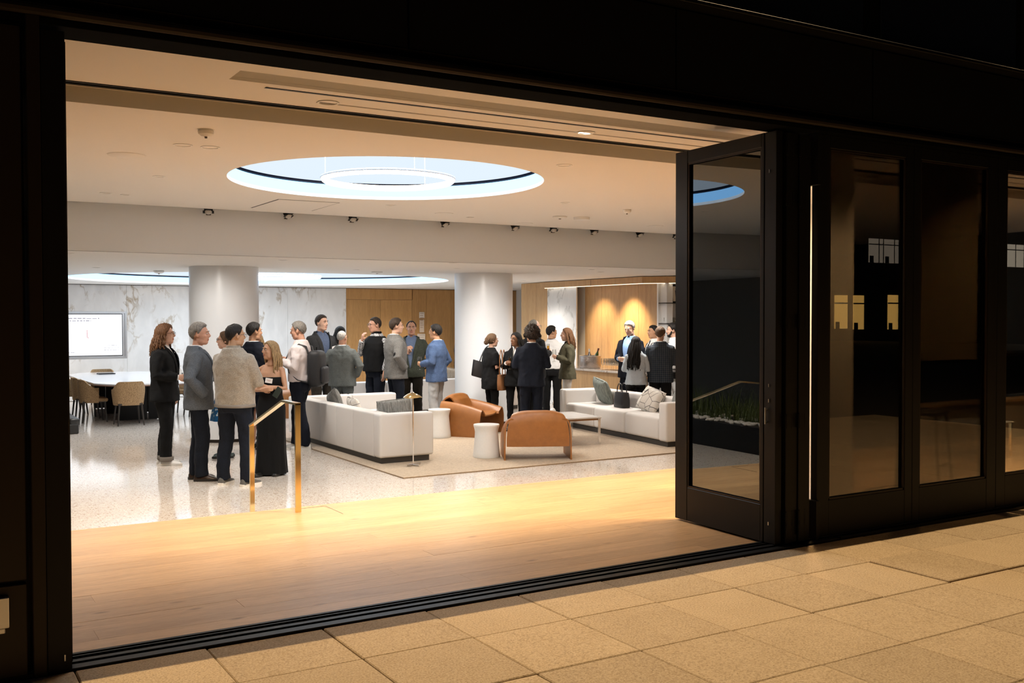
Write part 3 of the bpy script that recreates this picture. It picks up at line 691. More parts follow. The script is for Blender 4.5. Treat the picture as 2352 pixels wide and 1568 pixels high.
# ---- side tables
def side_table(loc, label):
    o = empty('side_table', loc, 0, label, 'side table', 'white ceramic side tables')
    m = MB(); m.lathe([(0.186, 0.0), (0.190, 0.012), (0.184, 0.06), (0.172, 0.18), (0.162, 0.30), (0.160, 0.345), (0.166, 0.385), (0.178, 0.425), (0.181, 0.445), (0.178, 0.452), (0.172, 0.452)], 48); m.build('body', M_ceramic, o, smooth=50)
    m = MB(); m.lathe([(0.171, 0.440), (0.172, 0.4525), (0.150, 0.4525), (0.148, 0.449)], 48); m.build('top', M_ceramic, o, smooth=40)
side_table((6.83, 6.83, TR), 'white ceramic side table beside the leather chair seen from behind')
side_table((7.32, 9.22, TR), 'white ceramic side table half hidden by the corner sofa armrest')
# ---- floor lamp
o = empty('floor_lamp', (5.60, 6.60, TR), rad(20), 'slim chrome floor lamp with a mushroom shade by the corner sofa', 'floor lamp')
m = MB(); m.tube([(-0.125, 0.0, 0.018), (0.125, 0.0, 0.018)], 0.014, 10); m.build('foot', M_chrome, o, smooth=40)
m = MB(); m.tube([(0, -0.11, 0.014), (0, 0.06, 0.014)], 0.010, 10); m.build('foot', M_chrome, o, smooth=40)
m = MB(); m.tube([(0, 0, 0.014), (0, 0, 0.925)], 0.0085, 12); m.build('pole', M_chrome, o, smooth=40)
for s in (-1, 1):
    m = MB(); rows = []
    for j in range(7):
        r = 0.008+0.115*j/6; z = 0.948-0.05*(j/6)**2.2
        rows.append([(r*math.cos(a)*1.0, s*(0.012*0+r*math.sin(a)), z-0.012*abs(math.cos(a))) for a in [PI*q/12 for q in range(13)]])
    sheet(m, rows, 0.004); m.build('shade', M_brass, o, smooth=60)
m = MB(); m.lathe([(0.006, 0.92), (0.016, 0.925), (0.018, 0.955), (0.004, 0.962)], 16); m.build('finial', M_chrome, o, smooth=40)
# ---- coffee table
o = empty('coffee_table', (8.62, 7.62, TR), rad(-6.4), 'low coffee table with white top and chrome legs before the long sofa', 'coffee table')
m = MB(); m.box(-0.42, 0.48, -0.40, 0.55, 0.385, 0.41, 0.006, 2); m.build('tabletop', M_lacq, o)
m = MB(); m.box(-0.38, 0.44, -0.36, 0.51, 0.355, 0.384, 0.003, 1); m.build('apron', wood_mat('walnut', (0.42, 0.22, 0.09), (0.28, 0.13, 0.05), rough=0.4), o)
for x in (-0.39, 0.45):
    for y in (-0.375, 0.52):
        m = MB(); m.box(x-0.020, x+0.020, y-0.008, y+0.008, 0.0, 0.385, 0.003, 1); m.build('leg', M_chrome, o)

# ---- conference table and chairs
ct = empty('conference_table', (3.90, 16.4, T), 0, 'long white-topped conference table on black panel legs', 'table')
out = [(-0.62, -2.38), (0.62, -2.38), (0.95, -1.75), (1.0, 0), (0.95, 1.75), (0.62, 2.38), (-0.62, 2.38), (-0.95, 1.75), (-1.0, 0), (-0.95, -1.75)]
M_ttop = mat('table_laminate', (0.74, 0.73, 0.74), 0.10, vary=0.02); M_tedge = mat('table_edge', (0.20, 0.10, 0.07), 0.4)
m = MB(); m.poly(out, (0.715, 0.74)); m.build('tabletop', M_ttop, ct); m = MB(); m.poly([(x*0.998, y*0.999) for x, y in out], (0.695, 0.7155)); m.build('edge', M_tedge, ct)
for y in (-1.50, 0.0, 1.5):
    m = MB(); m.box(-0.48, 0.02, y-0.03, y+0.03, 0.012, 0.695); m.build('leg_panel', M_black, ct); m = MB(); m.box(0.06, 0.52, y-0.01, y+0.05, 0.012, 0.695); m.build('leg_panel', M_black, ct)
m = MB(); m.box(-0.04, 0.04, -1.4, 1.4, 0.60, 0.68); m.build('beam', M_black, ct)
M_chair = fabric_mat('tan_tweed', (0.42, 0.28, 0.15), (0.22, 0.135, 0.07), 95, 0.95, 0.4, (1, 1, 0.5), lo=0.36, hi=0.62)
M_cleg = mat('dark_chair_leg', (0.025, 0.020, 0.016), 0.45)
def conf_chair():
    o = empty('conference_chair', (0, 0, 0), 0, 'x', 'chair', 'conference chairs around the white table')
    rows = []
    for j in range(9):
        t = j/8; r = []
        for k in range(25):
            a = -PI*0.02 + (PI*1.04)*k/24 + PI
            u = math.cos(a); w_ = abs(u)
            htop = 0.80 - 0.15*max(0, (w_-0.62)/0.38)**1.8
            z = 0.37 + (htop-0.37)*t
            sp = 0.90+0.10*min(1, t*1.3)
            r.append((0.285*sp*math.copysign(abs(u)**0.8, u), 0.04+0.30*sp*math.copysign(abs(math.sin(a))**0.85, math.sin(a))*(1 if math.sin(a) < 0 else 1), z))
        rows.append(r)
    m = MB(); sheet(m, rows, 0.03); m.build('backrest', M_chair, o, smooth=60)
    m = MB(); m.box(-0.225, 0.225, -0.19, 0.24, 0.385, 0.455, 0.03, 3); m.build('seat', M_chair, o, smooth=50)
    m = MB(); m.box(-0.21, 0.21, -0.20, 0.19, 0.375, 0.402); m.build('seat_frame', M_cleg, o)
    for x in (-1, 1):
        for y in (-1, 1):
            m = MB(); m.tube([(x*0.19, y*0.175, 0.40), (x*0.225, y*0.215, 0.0)], [0.019, 0.013], 10); m.build('leg', M_cleg, o, smooth=50)
    return o
cc = conf_chair()
spots = [((3.44, 14.05), 0, 'tan tweed chair at the near end of the conference table'), ((2.97, 15.0), -90, 'tan tweed chair nearest the end chair on the table side by the doorpost'), ((2.95, 15.75), -90, 'tan tweed chair second along the table side by the doorpost'),
         ((2.90, 16.85), -90, 'tan tweed chair third along the table side by the doorpost'), ((2.92, 17.6), -90, 'tan tweed chair last along the table side by the doorpost'), ((3.75, 18.75), 180, 'tan chair behind the closed black laptop at the table end'),
         ((4.95, 16.2), 90, 'pale chair on the far side of the conference table'), ((4.95, 15.2), 90, 'pale chair behind the curly-haired guest across the table')]
for k, ((x, y), a, lb) in enumerate(spots):
    o = cc if k == 0 else copy_tree(cc); o.location = (x, y, T); o.rotation_euler.z = rad(a); o['label'] = lb
o = empty('laptop', (3.68, 17.95, T+0.741), rad(4), 'closed black laptop lying on the conference table', 'laptop')
m = MB(); m.box(-0.17, 0.17, -0.12, 0.12, 0.0, 0.010, 0.003, 1); m.build('base', M_black, o); m = MB(); m.box(-0.17, 0.17, -0.12, 0.12, 0.011, 0.018, 0.003, 1); m.build('lid', M_black, o)

# ---- wall screen
tv = empty('wall_screen', (0, YW, 0), 0, 'large wall screen with a white slide in a steel recess', 'screen')
m = MB()
for q in ((1.78, 4.52, 1.79, 1.83), (1.78, 4.52, 0.71, 0.75), (1.78, 1.82, 0.75, 1.79), (4.48, 4.52, 0.75, 1.79)): m.box(q[0], q[1], -0.004, 0.05, q[2], q[3])
m.build('frame', M_steel, tv); m = MB(); m.box(1.82, 4.48, 0.028, 0.029, 0.75, 1.79); m.build('back_plate', M_steel, tv)
m = MB(); m.box(1.88, 4.425, 0.004, 0.027, 0.775, 1.775, 0.004, 1); m.build('bezel', M_black, tv)
m = MB(); m.box(1.895, 4.41, 0.0015, 0.004, 0.79, 1.76); sc_ = m.build('display', emit_mat('slide_white', (0.92, 0.95, 1.0), 1.25), tv)
M_ink = emit_mat('slide_grey_ink', (0.42, 0.40, 0.46), 0.9); M_inkb = emit_mat('slide_blue', (0.55, 0.72, 0.95), 1.0); M_inkr = emit_mat('slide_red', (0.75, 0.35, 0.38), 1.0)
def words(x0, x1, z, h, nm, seed):
    rs = random.Random(seed); m = MB(); x = x0
    while x < x1:
        wd = rs.uniform(0.03, 0.11); m.box(x, min(x+wd, x1), 0.0008, 0.0015, z, z+h*rs.choice((0.75, 1.0))); x += wd+0.022
    m.build(nm, M_ink, sc_)
words(2.1, 3.92, 1.655, 0.022, 'slide_text_line', 3); words(2.1, 3.72, 1.60, 0.022, 'slide_text_line', 4); words(2.1, 3.22, 1.50, 0.016, 'slide_text_line', 5); words(4.05, 4.30, 1.02, 0.010, 'slide_text_line', 6); words(4.0, 4.34, 0.965, 0.010, 'slide_text_line', 7); words(4.0, 4.34, 0.91, 0.010, 'slide_text_line', 8); words(2.9, 3.35, 0.86, 0.014, 'slide_text_line', 9)
m = MB(); m.loft([[(2.98+0.20*math.cos(2*PI*k/32), yy, 1.28+0.20*math.sin(2*PI*k/32)) for k in range(32)] for yy in (0.0008, 0.0015)]); m.build('slide_blue_disc', M_inkb, sc_)
m = MB(); m.box(3.625, 3.64, 0.0008, 0.0015, 1.21, 1.35); m.box(3.64, 3.67, 0.0008, 0.0015, 1.20, 1.215); m.box(3.622, 3.643, 0.0008, 0.0015, 1.36, 1.385); m.build('slide_red_figure', M_inkr, sc_)

# ---- bar counter
bc = empty('bar_counter', (11.55, 8.0, T), 0, 'oak-fronted bar counter with a pale marble top', 'bar counter')
for k in range(6): m = MB(); m.box(0.0, 0.03, 1.15+k*0.52+.0015, 1.15+(k+1)*0.52-.0015, 0.08, 0.88); m.build('front_panel', M_oakbar, bc)
m = MB(); m.box(0.03, 0.45, 1.15, 4.27, 0.0, 0.88); m.build('body', M_white, bc)
m = MB(); m.box(-0.04, 0.50, 1.13, 4.30, 0.88, 0.92, 0.004, 1); m.build('countertop', M_marbletop, bc)
m = MB(); m.box(0.0, 0.46, 0.2, 1.15, 0.0, 0.86, 0.004, 1); m.build('white_end', M_white, bc); m = MB(); m.box(-0.03, 0.50, 0.18, 1.15, 0.86, 0.98, 0.004, 1); m.build('black_end_top', M_black, bc)
ZB = T+0.92
G_small = glass_mat('drinking_glass', (0.93, 0.93, 0.91), 0.07, 0.8)
M_wine = glass_mat('champagne', (0.95, 0.66, 0.22), 0.03, 0.3); M_beer = glass_mat('amber_drink', (0.80, 0.42, 0.06), 0.03, 0.3)
def wine_glass(loc, label, group=None, kind='wine', fill=None, s=1.0, rot=None):
    o = empty('champagne_flute' if kind == 'flute' else 'tumbler' if kind == 'tumbler' else 'wine_glass', loc, 0, label, 'glass', group); o.scale = (s, s, s)
    if rot: o.rotation_euler = rot
    if kind == 'flute':
        m = MB(); m.lathe([(0.032, 0.0), (0.030, 0.004), (0.004, 0.010), (0.0035, 0.08)], 14); m.build('stem', G_small, o, smooth=40)
        m = MB(); m.lathe([(0.004, 0.08), (0.018, 0.10), (0.025, 0.15), (0.024, 0.22)], 16, cap=False); m.build('bowl', G_small, o, smooth=40)
        if fill: m = MB(); m.lathe([(0.003, 0.083), (0.016, 0.10), (0.0235, 0.15), (0.0235, 0.185)], 16); m.build('drink', fill, o, smooth=40)
    elif kind == 'tumbler':
        m = MB(); m.lathe([(0.030, 0.0), (0.036, 0.11), (0.034, 0.11), (0.029, 0.006)], 16); m.build('cup', G_small, o, smooth=40)
        if fill: m = MB(); m.lathe([(0.028, 0.007), (0.0335, 0.08)], 16); m.build('drink', fill, o, smooth=40)
    else:
        m = MB(); m.lathe([(0.036, 0.0), (0.034, 0.004), (0.005, 0.010), (0.004, 0.085)], 14); m.build('stem', G_small, o, smooth=40)
        m = MB(); m.lathe([(0.005, 0.085), (0.030, 0.11), (0.040, 0.15), (0.038, 0.185), (0.032, 0.225)], 16, cap=False); m.build('bowl', G_small, o, smooth=40)
        if fill: m = MB(); m.lathe([(0.004, 0.088), (0.029, 0.112), (0.038, 0.145)], 16); m.build('drink', fill, o, smooth=40)
    return o
g0 = wine_glass((11.62, 10.62, ZB), 'empty wine glass in the large cluster beside the ice bucket on the bar', 'wine glasses by the ice bucket')
for r in range(3):
    for k in range(9):
        if r == 0 and k == 0: continue
        c = copy_tree(g0); c.location = (11.62+r*0.10, 10.62-k*0.085+random.uniform(-.01, .01), ZB); 
for k in range(7):
    for r in range(2): c = copy_tree(g0); c.location = (11.60+r*0.10, 9.66-k*0.085, ZB); c['label'] = 'empty wine glass in the smaller cluster near the white-haired man'; c['group'] = 'wine glasses by the white-haired man'
def bucket(loc, r, h, label):
    o = empty('ice_bucket', loc, 0, label, 'ice bucket', 'hammered steel buckets')
    m = MB(); m.lathe([(r*0.93, 0.0), (r, 0.02), (r*1.02, h*0.6), (r, h), (r*0.97, h), (r*0.97, 0.05)], 40); m.build('bowl', mat('hammered_steel', (0.50, 0.45, 0.42), 0.25, 1.0, bump=0.5, nscale=45), o, smooth=40)
    m = MB(); m.tube([(r*1.0*math.cos(2*PI*k/32), r*math.sin(2*PI*k/32), h) for k in range(33)], 0.008, 6, cap=False); m.build('rim', M_steel, o, smooth=40)
bucket((11.80, 11.30, ZB), 0.22, 0.25, 'wide hammered steel ice bucket holding bottles on the bar'); bucket((11.93, 9.83, ZB), 0.11, 0.20, 'smaller steel bucket behind the rows of glasses')
def bottle(loc, rot, label, col):
    o = empty('wine_bottle', loc, 0, label, 'bottle', 'bottles on the bar'); o.rotation_euler = rot
    m = MB(); m.lathe([(0.040, 0.0), (0.043, 0.01), (0.043, 0.16), (0.032, 0.21), (0.016, 0.26), (0.0145, 0.31), (0.0165, 0.312), (0.0165, 0.322)], 20); m.build('body', mat('bottle_'+col, (0.035, 0.06, 0.01) if col == 'green' else (0.05, 0.02, 0.005), 0.12), o, smooth=40)
    m = MB(); m.lathe([(0.0172, 0.265), (0.0172, 0.325), (0.012, 0.328)], 16); m.build('foil', mat('foil_'+col, (0.12, 0.03, 0.02) if col == 'green' else (0.7, 0.68, 0.62), 0.4), o, smooth=40)
bottle((11.84, 11.20, ZB+0.09), (rad(14), rad(8), 0), 'green wine bottle leaning in the steel ice bucket', 'green'); bottle((11.87, 11.40, ZB+0.06), (rad(-4), 0, 0), 'dark bottle with pale foil at the back of the ice bucket', 'dark')
o = empty('serving_tray', (11.90, 9.35, ZB), 0, 'white folded napkins on a low tray on the bar', 'tray'); m = MB(); m.box(-0.12, 0.12, -0.2, 0.2, 0, 0.012, 0.004, 1); m.build('tray', M_white, o); m = MB(); m.box(-0.08, 0.08, -0.12, 0.12, 0.012, 0.026, 0.004, 1); m.build('napkin', M_white, o)
# shelves with glasses on the white return behind the bar
for k, z in enumerate((1.548, 1.949)):
    o = empty('wall_shelf', (12.667, 10.2, z), 0, ('thin dark shelf holding glasses behind the bar', 'thin dark shelf holding a framed picture behind the bar')[k], 'shelf', 'bar shelves')
    m = MB(); m.box(0, 1.6, -0.22, 0, -0.012, 0.0); m.build('board', M_black, o); m = MB(); m.box(0.27, 0.278, -0.03, -0.022, 0, 0.40); m.build('rod', M_black, o)
for k in range(4): c = wine_glass((12.74+k*0.075, 10.08, 1.549), 'clear tumbler standing on the lower bar shelf', 'tumblers on the shelf', 'tumbler')
for k in range(3):
    o = empty('coffee_cup', (13.02+k*0.10, 10.06, 1.549), 0, 'white cup standing on the lower bar shelf', 'cup', 'white cups on the shelf'); m = MB(); m.lathe([(0.022, 0), (0.040, 0.05), (0.043, 0.065), (0.040, 0.065), (0.022, 0.006)], 18); m.build('cup', M_ceramic, o, smooth=40)
o = empty('framed_picture', (12.93, 10.10, 1.95), rad(0), 'small black-framed picture standing on the upper bar shelf', 'picture'); o.rotation_euler = (rad(-8), 0, 0)
m = MB(); m.box(0, 0.32, 0, 0.02, 0, 0.36, 0.002, 1); m.build('frame', M_black, o); m = MB(); m.box(0.03, 0.29, -0.002, 0, 0.03, 0.33); m.build('print', mat('print_paper', (0.66, 0.60, 0.52), 0.7), o); m = MB(); m.box(0.10, 0.15, -0.003, -0.002, 0.08, 0.25); m.box(0.115, 0.135, -0.003, -0.002, 0.25, 0.29); m.build('print_motif', M_black, o)

# ---- handrail
hr = empty('handrail', (2.83, 3.07, 0), 0, 'polished brass handrail at the step down to the terrazzo', 'handrail')
def bar(m, a, b, w, t):
    a, b = Vector(a), Vector(b); d = (b-a).normalized(); x = Vector((1, 0, 0)); n_ = d.cross(x).normalized()
    m.loft([[p+x*sx*w/2+n_*sy*t/2 for sx, sy in ((-1, -1), (1, -1), (1, 1), (-1, 1))] for p in (a, b)])
m = MB(); m.box(-0.024, 0.024, -0.012, 0.012, 0.0, 0.925, 0.0015, 1); m.build('post', M_brass, hr)
m = MB(); m.box(-0.022, 0.022, 1.315, 1.339, T, 0.615, 0.0015, 1); m.build('post', M_brass, hr)
m = MB(); bar(m, (0, -0.012, 0.925), (0, 0.36, 0.925), 0.05, 0.018); m.build('top_rail', M_brass, hr)
m = MB(); bar(m, (0, 0.355, 0.926), (0, 1.340, 0.618), 0.05, 0.018); m.build('top_rail', M_brass, hr)

# ---- planter with grasses and pebbles (left side, seen in the reflection of the folded door)
pl = empty('planter', (0.375, 6.6, T), 0, 'black planter box reflected in the folded glass door', 'planter')
m = MB(); m.box(-0.55, 0.5, -2.6, 2.6, 0, 0.38, 0.004, 1); m.build('box', M_black, pl)
m = MB(); m.box(-0.53, 0.48, -2.58, 2.58, 0.38, 0.383); m.build('soil', mat('soil', (0.03, 0.022, 0.015), 0.95), pl)
mp = MB(); mp.ell((0, 0, 0), (0.05, 0.035, 0.022), 10, 6); pbm = mp.mesh('pebble', 60); pbm.materials.append(mat('white_pebble', (0.62, 0.58, 0.52), 0.6, vary=0.15, nscale=8))
rs = random.Random(5)
for k in range(220):
    q = place('pebble', pbm, pl, (rs.uniform(0.30, 0.47) if k < 150 else rs.uniform(-0.2, 0.3), rs.uniform(-2.5, 2.5), 0.395+rs.uniform(0, 0.015)), (rs.uniform(-.3, .3), rs.uniform(-.3, .3), rs.uniform(0, 6))); s_ = rs.uniform(0.7, 1.25); q.scale = (s_, s_, s_)
m = MB(); rs = random.Random(9)
for k in range(1500):
    x, y = rs.uniform(-0.45, 0.36), rs.uniform(-2.5, 2.5); h = rs.uniform(0.22, 0.55)*(1.25 if x < 0 else 0.9); a = rs.uniform(0, 2*PI); ln = rs.uniform(0.05, 0.28); wd = rs.uniform(0.004, 0.009)
    dx, dy = math.cos(a), math.sin(a); px, py = -dy*wd, dx*wd; prev = None
    for j in range(5):
        t = j/4; c = (x+dx*ln*t*t, y+dy*ln*t*t, 0.383+h*(t-0.28*t**3)); f_ = 1-t*0.95
        cur = (m.v((c[0]-px*f_, c[1]-py*f_, c[2])), m.v((c[0]+px*f_, c[1]+py*f_, c[2])))
        if prev: m.f([prev[0], prev[1], cur[1], cur[0]])
        prev = cur
g = m.build('grass_blades', mat('grass_green', (0.10, 0.13, 0.03), 0.6, vary=0.4, nscale=6), pl); g['kind'] = 'stuff'
o = empty('ottoman', (1.95, 13.6, T), 0, 'low black ottoman with raised edge past the doorpost', 'ottoman')
m = MB(); m.box(-0.9, 0.50, -0.62, 1.9, 0.0, 0.17, 0.02, 2); m.build('seat', mat('black_vinyl', (0.02, 0.02, 0.02), 0.35), o); m = MB(); m.box(0.36, 0.52, -0.60, 1.88, 0.14, 0.26, 0.03, 3); m.build('raised_edge', mat('black_vinyl', (0.02, 0.02, 0.02), 0.35), o, smooth=40)
# ================================================================== PEOPLE
import numpy as np
def sring(z, hw, hd, yo=0.0, n=28, e=2.5, xo=0.0):
    r = []
    for k in range(n):
        a = 2*PI*k/n; c, s_ = math.cos(a), math.sin(a)
        r.append((xo+math.copysign(abs(c)**(2/e), c)*hw, yo+math.copysign(abs(s_)**(2/e), s_)*hd, z))
    return r
def pinterp(prof, z):
    if z <= prof[0][0]: return prof[0][1:]
    for a, b in zip(prof, prof[1:]):
        if z <= b[0]:
            t = (z-a[0])/(b[0]-a[0]); t = t*t*(3-2*t)*0.5+t*0.5
            return tuple(a[i]+(b[i]-a[i])*t for i in range(1, 4))
    return prof[-1][1:]
def front_y(prof, x, z, e=2.5):
    hw, hd, yo = pinterp(prof, z); u = min(0.999, abs(x)/max(hw, 1e-4)); return yo + hd*(1-u**e)**(1/e)
def remesh(mb, voxel, smooth=3, wrinkle=0.0, wscale=0.10):
    me = mb.mesh(); o = bpy.data.objects.new('tmp', me); COL.objects.link(o)
    r = o.modifiers.new('r', 'REMESH'); r.mode = 'VOXEL'; r.voxel_size = voxel
    if smooth: s_ = o.modifiers.new('s', 'SMOOTH'); s_.factor = 0.5; s_.iterations = smooth
    if wrinkle:
        tx = bpy.data.textures.get('cloth_%g' % wscale) or bpy.data.textures.new('cloth_%g' % wscale, 'CLOUDS'); tx.noise_scale = wscale; tx.noise_depth = 1
        d = o.modifiers.new('d', 'DISPLACE'); d.texture = tx; d.strength = wrinkle; d.mid_level = 0.5
    dg = bpy.context.evaluated_depsgraph_get()
    out = bpy.data.meshes.new_from_object(o.evaluated_get(dg)); bpy.data.objects.remove(o); bpy.data.meshes.remove(me)
    out.polygons.foreach_set('use_smooth', [True]*len(out.polygons)); return out
def rot_to(v, axis, ang): return Matrix.Rotation(ang, 3, axis) @ v

def hand(m, w, d, pn, curl, side, k=1.0):
    """palm and five fingers from wrist w along d; pn = palm normal (fingers curl towards it)"""
    d = d.normalized(); pn = (pn-d*pn.dot(d)).normalized(); sd = d.cross(pn)
    m.tube([w-d*0.02, w+d*0.02, w+d*0.06, w+d*0.092], [0.026*k, 0.034*k, 0.040*k, 0.037*k], 10, flat=0.42, up=sd)
    for i, (o_, ln, rd) in enumerate(((-0.028, 0.070, 0.0088), (-0.0095, 0.082, 0.0095), (0.0095, 0.078, 0.0092), (0.027, 0.060, 0.0080))):
        p = w + d*0.085*k + sd*o_*k*(1 if side > 0 else -1); q = d.copy(); pts = [p-d*0.015]; a = curl*(0.9+0.1*i)
        for seg, f_ in enumerate((0.45, 0.32, 0.23)):
            q = (rot_to(q, sd, a*(0.75 if seg == 0 else 1.0))).normalized(); 
            if q.dot(pn) < -0.2: q = -q
            p = p + q*ln*f_*k*1.02; pts.append(p)
        m.tube(pts, [rd*k, rd*k, rd*0.95*k, rd*0.8*k], 7)
    tp = w + d*0.025*k - sd*0.030*k*(1 if side > 0 else -1); td = (d*0.75 - sd*0.6*(1 if side > 0 else -1) + pn*0.45).normalized()
    m.tube([tp, tp+td*0.030*k, tp+td*0.045*k+d*0.012*k+pn*0.01*k, tp+td*0.055*k+d*0.034*k+pn*0.02*k], [0.0125*k, 0.0115*k, 0.0105*k, 0.009*k], 7)

def head_volume(m, hm, fem=False, jaw=1.0):
    old = m.M; m.M = old @ hm
    m.ell((0, -0.012, 0.028), (0.0755, 0.096, 0.088), 20, 14)
    m.ell((0, 0.026, -0.028), (0.062*(0.96 if fem else 1), 0.066, 0.086), 18, 12)
    m.ell((0, 0.047, -0.088), (0.043*jaw*(0.86 if fem else 1), 0.040, 0.034), 14, 8)
    for s in (-1, 1):
        m.ell((s*0.038*jaw, 0.012, -0.075), (0.024, 0.045, 0.034), 12, 8)
        m.ell((s*0.036, 0.064, -0.022), (0.020, 0.020, 0.020), 10, 8)
        m.ell((s*0.077, -0.014, -0.008), (0.0085, 0.020, 0.031), 10, 8)
        m.ell((s*0.028, 0.083, 0.031), (0.025, 0.010, 0.008), 10, 6)
        m.ell((s*0.010, 0.101, -0.028), (0.0085, 0.010, 0.0085), 8, 6)
    m.tube([(0, 0.083, 0.028), (0, 0.098, 0.002), (0, 0.109, -0.018), (0, 0.108, -0.028)], [0.009, 0.0095, 0.0115, 0.009], 8)
    m.ell((0, 0.0885, -0.0555), (0.023, 0.009, 0.0055), 10, 6); m.ell((0, 0.0875, -0.066), (0.020, 0.0095, 0.0065), 10, 6)
    m.tube([(0, -0.022, -0.05), (0, -0.030, -0.11), (0, -0.036, -0.19)], [0.052*(0.86 if fem else 1), 0.053*(0.86 if fem else 1), 0.062], 14)
    m.M = old

def lerp_pts(tab, x):
    for (a, va), (b, vb) in zip(tab, tab[1:]):
        if x <= b: return va+(vb-va)*(x-a)/(b-a)
    return tab[-1][1]
SK = (Vector((0, -0.012, 0.028)), (0.0755, 0.096, 0.088))
HAIRLINE = {
 'short':    [(0, 0.60), (35, 0.60), (58, 0.42), (72, 0.05), (88, -0.35), (97, 0.10), (112, -0.40), (150, -0.85), (180, -0.9)],
 'receding': [(0, 0.78), (30, 0.95), (55, 0.72), (72, 0.10), (88, -0.30), (97, 0.10), (112, -0.40), (150, -0.85), (180, -0.9)],
 'bald':     [(0, 1.2), (70, 1.1), (84, 0.16), (97, 0.16), (112, -0.35), (150, -0.7), (180, -0.7)],
 'thin':     [(0, 0.66), (40, 0.66), (60, 0.45), (74, 0.05), (88, -0.32), (97, 0.10), (112, -0.40), (150, -0.85), (180, -0.9)],
 'long':     [(0, 0.66), (28, 0.62), (48, 0.30), (66, -0.1), (82, -0.75), (110, -0.95), (180, -0.98)],
}
def hair_cap(m, style, thick, top=1.0, rough=0.0, crown_bald=0.0, seed=0, part=0.0, side_vol=1.0):
    tab = HAIRLINE[style]; nu, nv = 56, 34; rings = []
    for j in range(1, nv):
        th = -PI/2 + PI*j/nv; rg = []
        for k in range(nu):
            ph = 2*PI*k/nu; d = Vector((math.cos(th)*math.sin(ph), math.cos(th)*math.cos(ph), math.sin(th)))
            az = abs(math.degrees(math.atan2(d.x, d.y))); zt = lerp_pts(tab, az)
            mk = max(0, min(1, (d.z-zt+0.05)/0.12)); mk = mk*mk*(3-2*mk)
            if crown_bald: 
                cb = (d - Vector((0, -0.45, 0.89))).length; mk *= max(0.0, min(1, (cb-crown_bald)/0.12))
            up = max(0, d.z)
            t = thick*(1+(top-1)*up)*(1+(side_vol-1)*(1-up)) * (0.75+0.25*min(1, (d.z-zt)*2+0.3)) + rough*noise.noise(d*9+Vector((seed, 0, 0)))*mk + 0.35*rough*noise.noise(d*24+Vector((seed, 3, 0)))*mk
            if part: t += 0.006*math.sin(ph+1.0)*up*mk
            base = Vector((d.x*SK[1][0], d.y*SK[1][1], d.z*SK[1][2]))
            sc = 0.90*(1-mk) + mk
            rg.append(SK[0] + base*sc + d*(t*mk + 0.001*mk))
        rings.append(rg)
    m.loft(rings)
def locks(m, n, length, spread, seed, curl=0.0, az0=70, az1=180, rad_=0.011, front=False, wave=0.0, back=0.05, both=True):
    rs = random.Random(seed)
    for i in range(n):
        az = rad(rs.uniform(az0, az1))*(rs.choice((-1, 1)) if both else 1); el = rad(rs.uniform(-15, 50))
        d = Vector((math.cos(el)*math.sin(az), math.cos(el)*math.cos(az), math.sin(el)))
        p = SK[0] + Vector((d.x*SK[1][0], d.y*SK[1][1], d.z*SK[1][2]))*1.08
        L = length*rs.uniform(0.75, 1.05) + (p.z-0.0)*0.8; out = Vector((math.sin(az), math.cos(az)*0.8, 0))
        pts = []; ph = rs.uniform(0, 6.28); N = 12 if curl else 8
        for k in range(N+1):
            t = k/N; o_ = spread*math.sin(min(1, t*1.3)*PI/2)*rs.uniform(0.9, 1.1)
            q = p + out*(0.02*math.sin(t*PI) + o_*t) + Vector((0, -back*t, -L*t))
            if curl: q += Vector((math.cos(ph+t*26), math.sin(ph+t*26), 0))*curl*min(1, 3*t)
            if wave: q += Vector((math.sin(ph+t*9), math.cos(ph+t*8), 0))*wave*t
            pts.append(q)
        rr_ = rad_*rs.uniform(0.8, 1.2)
        m.tube(pts, [rr_*0.8]+[rr_*(1.15-0.75*(k/N)**2) for k in range(1, N+1)], 6)

ARMS = {  # elbow, wrist, hand direction, palm normal, curl   (for the +x arm; mirrored for the other)
 'down':   ((0.262, -0.035, 1.135), (0.262, 0.045, 0.885), (0.0, 0.10, -1), (-1, 0.1, 0), 0.35),
 'relax':  ((0.250, -0.05, 1.135), (0.235, 0.075, 0.895), (-0.05, 0.30, -1), (-1, 0.2, 0), 0.45),
 'pocket': ((0.315, -0.095, 1.150), (0.225, 0.075, 0.965), (-0.3, 0.35, -0.9), (-1, 0, 0), 0.2),
 'hold':   ((0.255, -0.02, 1.130), (0.150, 0.205, 1.215), (-0.55, 0.85, 0.25), (-0.85, -0.5, 0.1), 0.75),
 'lowhold':((0.260, -0.03, 1.130), (0.160, 0.205, 1.10), (-0.45, 0.9, 0.05), (-0.85, -0.5, 0.1), 0.75),
 'mouth':  ((0.235, 0.125, 1.165), (0.095, 0.200, 1.395), (-0.45, 0.15, 0.9), (-0.3, -0.95, 0), 0.65),
 'cross':  ((0.245, 0.055, 1.135), (0.015, 0.205, 1.170), (-1, -0.05, 0.10), (0, -1, 0), 0.35),
 'crossu': ((0.245, 0.065, 1.120), (0.030, 0.225, 1.125), (-1, -0.10, 0.12), (0, -1, 0.2), 0.30),
 'clasp':  ((0.255, 0.0, 1.125), (0.085, 0.220, 1.120), (-0.85, 0.5, 0.0), (-0.3, -0.9, 0.3), 0.45),
 'phone':  ((0.250, 0.02, 1.135), (0.095, 0.235, 1.175), (-0.6, 0.65, 0.35), (-0.3, -0.7, 0.6), 0.55),
 'chest':  ((0.245, 0.045, 1.150), (0.090, 0.190, 1.265), (-0.8, 0.35, 0.35), (-0.3, -0.9, 0), 0.65),
}
